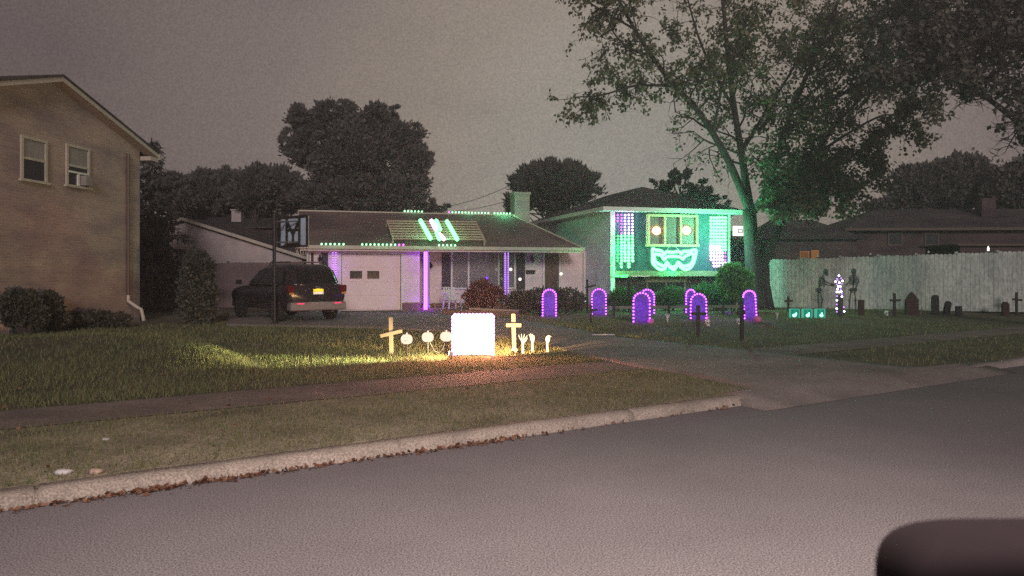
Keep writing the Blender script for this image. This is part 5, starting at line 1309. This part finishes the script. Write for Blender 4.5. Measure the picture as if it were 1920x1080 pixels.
# skeletons
SKY = 27.6
def skeleton(label, us, vs, scale, J, Y):
    """J: joints in crop pixels (us + x/scale, vs + y/scale); chains of bones"""
    base = Vector(P(us+J['base'][0]/scale, 590, Y)); base.z = gz(base.x, base.y)
    t = thing('skeleton', label, 'skeleton', base, 0, 'life size skeletons by the stockade fence')
    q = lambda p, dy=0: P(us+p[0]/scale, vs+p[1]/scale, Y+dy)-base
    h = q(J['head']); mb = MB(); mb.ball(h, .105, 12, 9, (.82,.95,1.05)); fx = J.get('face', 0)
    mb.box(h.x-.05+fx, h.x+.05+fx, h.y-.09, h.y+.02, h.z-.15, h.z-.06, .012); mb.build('skull', M['bone'], t, True)
    sp = [q(p) for p in J['spine']]
    mb = MB(); mb.tube(sp, .024, 7)
    for i in range(len(sp)*3):
        f = i/(len(sp)*3-1)*(len(sp)-1); k = min(len(sp)-2,int(f)); mb.ball(sp[k].lerp(sp[k+1], f-k), .030, 7, 5, (1,1,.6))
    mb.build('spine', M['bone'], t, True)
    c = q(J['chest']); mb = MB()
    for i in range(6):
        z = .16-.062*i; r = .135+.018*math.sin(i*.6)
        mb.tube([(c.x+r*math.cos(a)*J['rw'], c.y+.10*math.sin(a), c.z+z-.03*math.cos(a*2)) for a in [2*PI*k_/14 for k_ in range(14)]], .011, 5, closed=True)
    mb.bar((c.x,c.y-.10,c.z+.17),(c.x,c.y-.10,c.z-.10),.03,.02); mb.build('ribcage', M['bone'], t, True)
    p = q(J['pelvis']); mb = MB()
    for s in (-1,1): mb.ball((p.x+s*.075*J['rw'], p.y, p.z), .085, 9, 7, (.9,.6,.8))
    mb.tube([(p.x-.06,p.y,p.z-.06),(p.x,p.y-.05,p.z-.09),(p.x+.06,p.y,p.z-.06)], .02, 6); mb.build('pelvis', M['bone'], t, True)
    for nm, chs in (('arm', J['arms']), ('leg', J['legs'])):
        for dy, ch in chs:
            mb = MB(); pts = [q(a, dy) for a in ch]; r0 = .026 if nm == 'leg' else .020
            for a, b in zip(pts, pts[1:]): mb.tube([a, a.lerp(b,.12), a.lerp(b,.5), a.lerp(b,.88), b], [r0*1.5,r0,r0*.8,r0,r0*1.4], 7); mb.ball(b, r0*1.5, 8, 6)
            e = pts[-1]; d = (pts[-1]-pts[-2]).normalized()
            if nm == 'arm':
                sd = Vector((d.z,0,-d.x)).normalized() if abs(d.x)+abs(d.z) > .1 else Vector((1,0,0))
                for k in range(4): mb.tube([e, e+d*.05+sd*(k-1.5)*.018, e+d*.11+sd*(k-1.5)*.024+Vector((0,-.015,-.01))], .007, 4)
                mb.tube([e, e+d*.03+sd*.045], .008, 4)
            else:
                mb.tube([e, e+Vector((J['foot']*.10,-.08,-.02)), e+Vector((J['foot']*.18,-.14,-.035))], [.03,.028,.015], 6)
            mb.build(nm, M['bone'], t, True)
    return t
S = 7.7136
skeleton('grey skeleton in profile reaching toward the lit figure', 1500, 480, S, dict(base=(270,820), head=(365,225), face=.03, spine=[(340,275),(305,320),(290,400),(278,470)], chest=(312,375), rw=.75, pelvis=(272,488),
    arms=[(-.12,[(322,318),(395,385),(458,405)]),(.1,[(318,322),(370,415),(452,425)])], legs=[(-.1,[(285,505),(322,625),(298,800)]),(.1,[(262,505),(262,630),(280,800)])], foot=1), SKY)
skeleton('grey skeleton facing the street between lit figure and slim gravestone', 1500, 480, S, dict(base=(770,820), head=(775,222), spine=[(770,270),(772,340),(770,410),(768,470)], chest=(770,355), rw=1.0, pelvis=(768,490),
    arms=[(-.05,[(838,312),(852,370),(820,432)]),(-.05,[(705,312),(738,345),(690,395)])], legs=[(0,[(742,505),(716,640),(714,800)]),(0,[(792,505),(802,640),(798,800)])], foot=.3), SKY)
# light figure
g = G(1574, 596); Yf = g.y; t = thing('light_figure', 'thin wire figure outlined in white and violet bulbs between two skeletons', 'light display', g)
f_ = lambda x, y, dy=0: P(1500+x/S, 480+y/S, Yf+dy)-g
lines = [[(560,285),(530,330),(510,370),(530,410),(550,440),(540,480),(530,520),(532,580),(530,640),(528,700),(528,760),(530,850)],
         [(560,285),(590,320),(612,360),(600,400),(580,440),(585,480),(600,545),(605,630)], [(540,350),(565,385),(600,360)], [(530,520),(565,520),(595,548)], [(548,440),(580,438)], [(540,480),(585,480)], [(630,740),(636,800),(636,860)]]
mb = MB(); pts_ = []
for l in lines:
    pl = [f_(*p) for p in l]; mb.tube(pl, .012, 5)
    for a, b in zip(pl, pl[1:]):
        n = max(1, int((b-a).length/.075)); pts_ += [a.lerp(b, i/n) for i in range(n)]
mb.build('wire_frame', M['black'], t)
for i in range(0, len(pts_)): pts_[i] = pts_[i]+Vector((0,-.02,0))
bulbs(t, pts_[::2], M['fig_led'], .034); bulbs(t, pts_[1::2], M['led_violet'], .026)
lamp('POINT', 'figure_glow', f_(560,520,-.5), 3, (.7,.6,1), t, .1)
gravestone('tall thin dark slab behind the legs of the lit figure', 1577, 553, 594, 8, 'round', M['stone_dark'])
# ------------------------------------------------------------------ floodlit front display
GC = 'bare wooden crosses flanking the glowing sign'
cross('wooden_cross', 'bare pine cross with a tilted crossbar beside the lit pumpkins', 734, 595, 664, 625, 20, M['raw_wood'], GC, .072, .24, -.02, 1)
cross('wooden_cross', 'bare pine cross with a level crossbar behind the black floodlight', 964.5, 588.5, 660, 609.5, 14, M['raw_wood'], GC, .078, 0, -.03)
sg = G(887, 667); k = sg.y/FP
t = thing('glowing_sign', 'square glowing white sign edged with purple pink bulbs on the front lawn', 'sign', sg, .04)
W_, H_ = 37*k, 76*k
MB().box(-W_, W_, 0, .08, 0, H_).build('panel', M['white_trim'], t)
MB().box(-W_+.035, W_-.035, -.012, -.002, .02, H_-.035).build('lit_face', M['panel_glow'], t)
n = 11; ps = [(-W_, -.03, H_*(i+.5)/n) for i in range(n)]+[(W_, -.03, H_*(i+.5)/n) for i in range(n)]+[(-W_+2*W_*(i+.5)/n, -.03, H_) for i in range(n)]
bulbs(t, ps, em('led_rosy', (1,.40,.95), 6), .042)
MB().tube([(-W_,-.03,.02),(-W_,-.03,H_),(W_,-.03,H_),(W_,-.03,.02)], .008, 4).build('wire', M['black'], t)
sg_ = lamp('SPOT', 'sign_light', (0,-.07,H_*.5), 480, (1,.36,.20), t, .16, spot_size=math.radians(176), spot_blend=.25); sg_.rotation_euler = (math.radians(-80),0,0)
lamp('POINT', 'edge_glow', (W_+.10,.12,H_*.6), 1.2, (.9,.2,.8), t, .08)
lamp('POINT', 'edge_glow', (-W_-.10,.12,H_*.6), .8, (.9,.2,.8), t, .08)
fg = G(966, 665); fg.y -= .05
t = thing('floodlight', 'small black stake floodlight aimed at the glowing sign', 'floodlight', fg)
mb = MB(); mb.tube([(0,0,-.05),(0,0,.10)], .013, 6); mb.build('stake', M['black'], t)
mb = MB(); mb.v = []; mb.tube([(.03,.01,.07),(-.04,0,.12)], [.045,.055], 10); mb.build('head', M['black'], t)
MB().tube([(-.0405,0,.1203),(-.044,0,.123)], .048, 10).build('lens', M['lamp_lit'], t)
fl = lamp('SPOT', 'flood_beam', fg+Vector((-.04,-.10,.17)), 950, (1,.58,.26), None, .02, spot_size=math.radians(180), spot_blend=.3); aim(fl, sg+Vector((.1,1.0,.05))); fl.parent = t; fl.location = fl.location-fg
f2 = G(846, 674)
t = thing('floodlight', 'second stake floodlight at the foot of the glowing sign facing the pumpkins', 'floodlight', f2)
MB().tube([(0,0,-.05),(0,0,.10)], .013, 6).build('stake', M['black'], t); MB().tube([(.03,.01,.10),(-.04,0,.115)], [.04,.05], 10).build('head', M['plastic_white'], t)
MB().tube([(-.0405,0,.1153),(-.044,0,.116)], .044, 10).build('lens', M['lamp_lit'], t)
fl2 = lamp('SPOT', 'flood_beam', f2+Vector((-.07,-.06,.22)), 230, (1,.82,.42), None, .02, spot_size=math.radians(120), spot_blend=.8); aim(fl2, G(560,660)+Vector((0,.6,-1.6))); fl2.parent = t; fl2.location = fl2.location-f2
fl3 = lamp('SPOT', 'flood_beam', f2+Vector((-.07,-.06,.25)), 2500, (.90,.95,.42), None, .02, spot_size=math.radians(34), spot_blend=.7); aim(fl3, G(400,668)+Vector((0,0,.10))); fl3.parent = t; fl3.location = fl3.location-f2  # extra narrow beam added to brighten the streak on the lawn
gp = 'lit pumpkins on stakes beside the glowing sign'
for k_, (u, vt, vb, lab) in enumerate(((762.5,636,671,'lit pumpkin stake with a dark grin, nearest the tilted pine cross'),(802,632,668,'middle lit pumpkin stake of three on the lawn'),(836.5,631,667,'lit pumpkin stake tight against the glowing sign'))):
    g = G(u, vb); s = g.y/FP; r = 10.6*s; t = thing('pumpkin_stake', lab, 'pumpkin light', g, 0, gp); zc_ = (vb-vt)*s
    MB().tube([(0,0,-.05),(0,0,zc_-r*.7)], .019, 8).build('stake', M['black'], t)
    pumpkin_mesh(r, 32).shift((0,0,zc_)).build('shell', M['pumpkin_glow'], t, True)
    MB().tube([(0,0,zc_+r*.72),(.1*r,0,zc_+r*1.15)], [r*.17,r*.12], 8).build('stem', M['pumpkin_glow'], t)
    if k_ == 0:
        mb = MB(); mb.tube([(-r*.3,-r*.93,zc_-r*.08),(0,-r*1.04,zc_-r*.28),(r*.35,-r*.93,zc_-r*.05)], r*.055, 5); mb.ball((-r*.3,-r*.88,zc_+r*.35), r*.07, 6, 5); mb.ball((r*.3,-r*.88,zc_+r*.35), r*.07, 6, 5)
    else:
        mb = MB(); mb.ball((r*.25,-r*.97,zc_-r*.1), r*.06, 6, 5); mb.ball((-r*.25,-r*.95,zc_+r*.2), r*.04, 6, 5)
    mb.build('face', M['tail_amber'], t)
    lamp('POINT', 'pumpkin_light', (0,-r*1.6,zc_), .25, (1,.7,.45), t, .05)
g = G(804, 664); o = MB().tube([(.02,.02,.22),(.10,.03,.06),(.2,.05,.02),(.25,.05,.08),(.31,.05,.20),(.33,.04,.30)], .007, 5).build('cable', M['plastic_white']); o.location = g; tag(o, 'thin white power cord looping between the lit pumpkin stakes', 'cord')
# ------------------------------------------------------------------ power lines, street lamp, the car's wing mirror
a, b = P(815,392,60), P(1010,318,60)
o = MB().tube([a.lerp(b,i/12)+Vector((0,0,-.5*math.sin(PI*i/12))) for i in range(13)], .022, 5); o.tube([P(815,399,60).lerp(P(985,366,60),i/12)+Vector((0,0,-.3*math.sin(PI*i/12))) for i in range(13)], .020, 5)
tag(o.build('power_line', M['black']), 'two thin dark overhead wires crossing the sky by the chimney', 'wires')
t = thing('street_lamp', 'tall street lamp on the near side of the road lighting the asphalt', 'street lamp', (*wpq(-3.2,-10.2), .1))
tl = t.location
mb = MB(); mb.tube([(0,0,0),(0,0,5.1)], [.09,.06], 10); hd = Vector((*wpq(-2.2,-5.3), 5.3))-Vector(tl); mb.tube([(0,0,5.0),hd*.45+Vector((0,0,3.1)),hd], [.05,.045,.04], 8); mb.build('pole', M['lamp_head'], t)
mb = MB(); mb.lathe([(.10,-.06),(.20,-.04),(.16,.06),(.06,.10)], hd, 14); mb.build('head', M['lamp_head'], t); MB().lathe([(.15,-.075),(.15,-.062)], hd, 14).build('lens', M['lamp_lit'], t)
sl_ = lamp('SPOT', 'street_beam', hd+Vector((0,0,-.12)), 2350, (1,.86,.79), t, .12, spot_size=math.radians(155), spot_blend=.8)
t = thing('wing_mirror', 'blurred dark car wing mirror close to the camera', 'car mirror', (.582, .80, 1.285))
def superell(c, r, e, n=32, m=20):
    mb = MB(); f = lambda x, p: math.copysign(abs(x)**p, x); vs = []; fs = []
    for i in range(m+1):
        la = -PI/2+PI*i/m
        for j in range(n):
            lo = 2*PI*j/n; vs.append((c[0]+r[0]*f(math.cos(la),e)*f(math.cos(lo),e), c[1]+r[1]*f(math.cos(la),e)*f(math.sin(lo),e), c[2]+r[2]*f(math.sin(la),e)))
    for i in range(m):
        for j in range(n): fs.append((i*n+j, i*n+(j+1)%n, (i+1)*n+(j+1)%n, (i+1)*n+j))
    return mb.add(vs, fs)
superell((0,0,.045), (.175,.075,.093), .42).build('shell', M['mirror_shell'], t, True)
superell((.02,-.07,.045), (.145,.012,.072), .42).build('glass_bezel', M['mirror_shell'], t, True)
mb = MB(); mb.tube([(.13,0,-.02),(.24,-.05,-.10),(.34,-.18,-.14)], [.045,.04,.05], 10); mb.build('arm', M['black'], t, True)

# ------------------------------------------------------------------ night sky, dim general light, camera
w = bpy.data.worlds.new('World'); SC.world = w; w.use_nodes = True; nt = w.node_tree; nt.nodes.clear()
out = nt.nodes.new('ShaderNodeOutputWorld'); bg = nt.nodes.new('ShaderNodeBackground'); L(nt, bg.outputs[0], out.inputs[0])
tc = nt.nodes.new('ShaderNodeTexCoord'); mp_ = nt.nodes.new('ShaderNodeMapping'); mp_.inputs['Scale'].default_value = (1.1,1.1,3.6); mp_.inputs['Location'].default_value = (.35,.1,.2)
L(nt, tc.outputs['Generated'], mp_.inputs[0])
n1 = nt.nodes.new('ShaderNodeTexNoise'); n1.inputs['Scale'].default_value = 2.1; n1.inputs['Detail'].default_value = 5; n1.inputs['Roughness'].default_value = .5; n1.inputs['Distortion'].default_value = .4; L(nt, mp_.outputs[0], n1.inputs['Vector'])
# cloud lit from below by the city, brightest low over the roofs in front
gl = nt.nodes.new('ShaderNodeVectorMath'); gl.operation = 'DOT_PRODUCT'; L(nt, tc.outputs['Generated'], gl.inputs[0]); gl.inputs[1].default_value = Vector((.13,1,.13)).normalized()
r4 = nt.nodes.new('ShaderNodeValToRGB'); e = r4.color_ramp.elements; e[0].position = .4; e[0].color = (.080,.066,.066,1); e[1].position = 1; e[1].color = (.295,.272,.238,1)
for p_, c_ in ((.785,(.122,.095,.090)),(.90,(.176,.141,.132)),(.97,(.248,.208,.176))): ne = e.new(p_); ne.color = (*c_,1)
L(nt, gl.outputs['Value'], r4.inputs['Fac'])
r1 = nt.nodes.new('ShaderNodeValToRGB'); e = r1.color_ramp.elements; e[0].position = .30; e[0].color = (.89,.90,.93,1); e[1].position = .58; e[1].color = (1.05,1.04,1.03,1); L(nt, n1.outputs['Fac'], r1.inputs['Fac'])
n3 = nt.nodes.new('ShaderNodeTexNoise'); n3.inputs['Scale'].default_value = 420; n3.inputs['Detail'].default_value = 1; L(nt, tc.outputs['Generated'], n3.inputs['Vector'])
r3 = nt.nodes.new('ShaderNodeValToRGB'); r3.color_ramp.elements[0].position = .3; r3.color_ramp.elements[1].position = .7; r3.color_ramp.elements[0].color = (.85,.85,.85,1); r3.color_ramp.elements[1].color = (1.15,1.15,1.15,1); L(nt, n3.outputs['Fac'], r3.inputs['Fac'])
mx = nt.nodes.new('ShaderNodeMixRGB'); mx.blend_type = 'MULTIPLY'; mx.inputs['Fac'].default_value = 1; L(nt, r1.outputs[0], mx.inputs['Color1']); L(nt, r3.outputs[0], mx.inputs['Color2'])
mx2 = nt.nodes.new('ShaderNodeMixRGB'); mx2.blend_type = 'MULTIPLY'; mx2.inputs['Fac'].default_value = 1; L(nt, mx.outputs[0], mx2.inputs['Color1']); L(nt, r4.outputs[0], mx2.inputs['Color2'])
L(nt, mx2.outputs[0], bg.inputs['Color']); bg.inputs['Strength'].default_value = 1.16
s = bpy.data.lights.new('night_fill', 'SUN'); s.energy = 1.6; s.angle = math.radians(12); s.color = (1,.90,.89); so = bpy.data.objects.new('night_fill', s); COL.objects.link(so)  # added frontal fill standing in for general street lighting at night
so.rotation_euler = Vector((-.15,1,-.28)).to_track_quat('-Z','Y').to_euler()
cam = bpy.data.cameras.new('camera'); co = bpy.data.objects.new('camera', cam); COL.objects.link(co)
co.location = (0,0,CZ); co.rotation_euler = (PI/2,0,0); cam.sensor_width = 36; cam.lens = FP/1920*36; cam.shift_y = (HV-540)/1920; cam.clip_start = .05; cam.clip_end = 2000
cam.dof.use_dof = True; cam.dof.focus_distance = 19; cam.dof.aperture_fstop = 4.2
SC.camera = co
SC.view_settings.view_transform = 'Standard'; SC.view_settings.look = 'None'; SC.view_settings.exposure = 0; SC.view_settings.gamma = 1
SC.render.engine = 'CYCLES'; SC.cycles.use_denoising = False; SC.cycles.use_light_tree = True; SC.cycles.max_bounces = 5; SC.cycles.sample_clamp_indirect = 3; SC.cycles.sample_clamp_direct = 8; SC.cycles.volume_bounces = 0; SC.cycles.transparent_max_bounces = 12; SC.cycles.caustics_reflective = False; SC.cycles.caustics_refractive = False
# thin haze volume added for halos round the lights and lifted blacks
hz_ = MB().box(-75, 95, -30, 95, -1.0, 24).build('haze', bpy.data.materials.new('haze'))
m = hz_.data.materials[0]; m.use_nodes = True; nt = m.node_tree; nt.nodes.clear(); out = nt.nodes.new('ShaderNodeOutputMaterial'); pv_ = nt.nodes.new('ShaderNodeVolumePrincipled')
pv_.inputs['Color'].default_value = (.9,.88,.9,1); pv_.inputs['Density'].default_value = .0026; pv_.inputs['Anisotropy'].default_value = .6
nt.links.new(pv_.outputs[0], out.inputs['Volume']); hz_['kind'] = 'stuff'
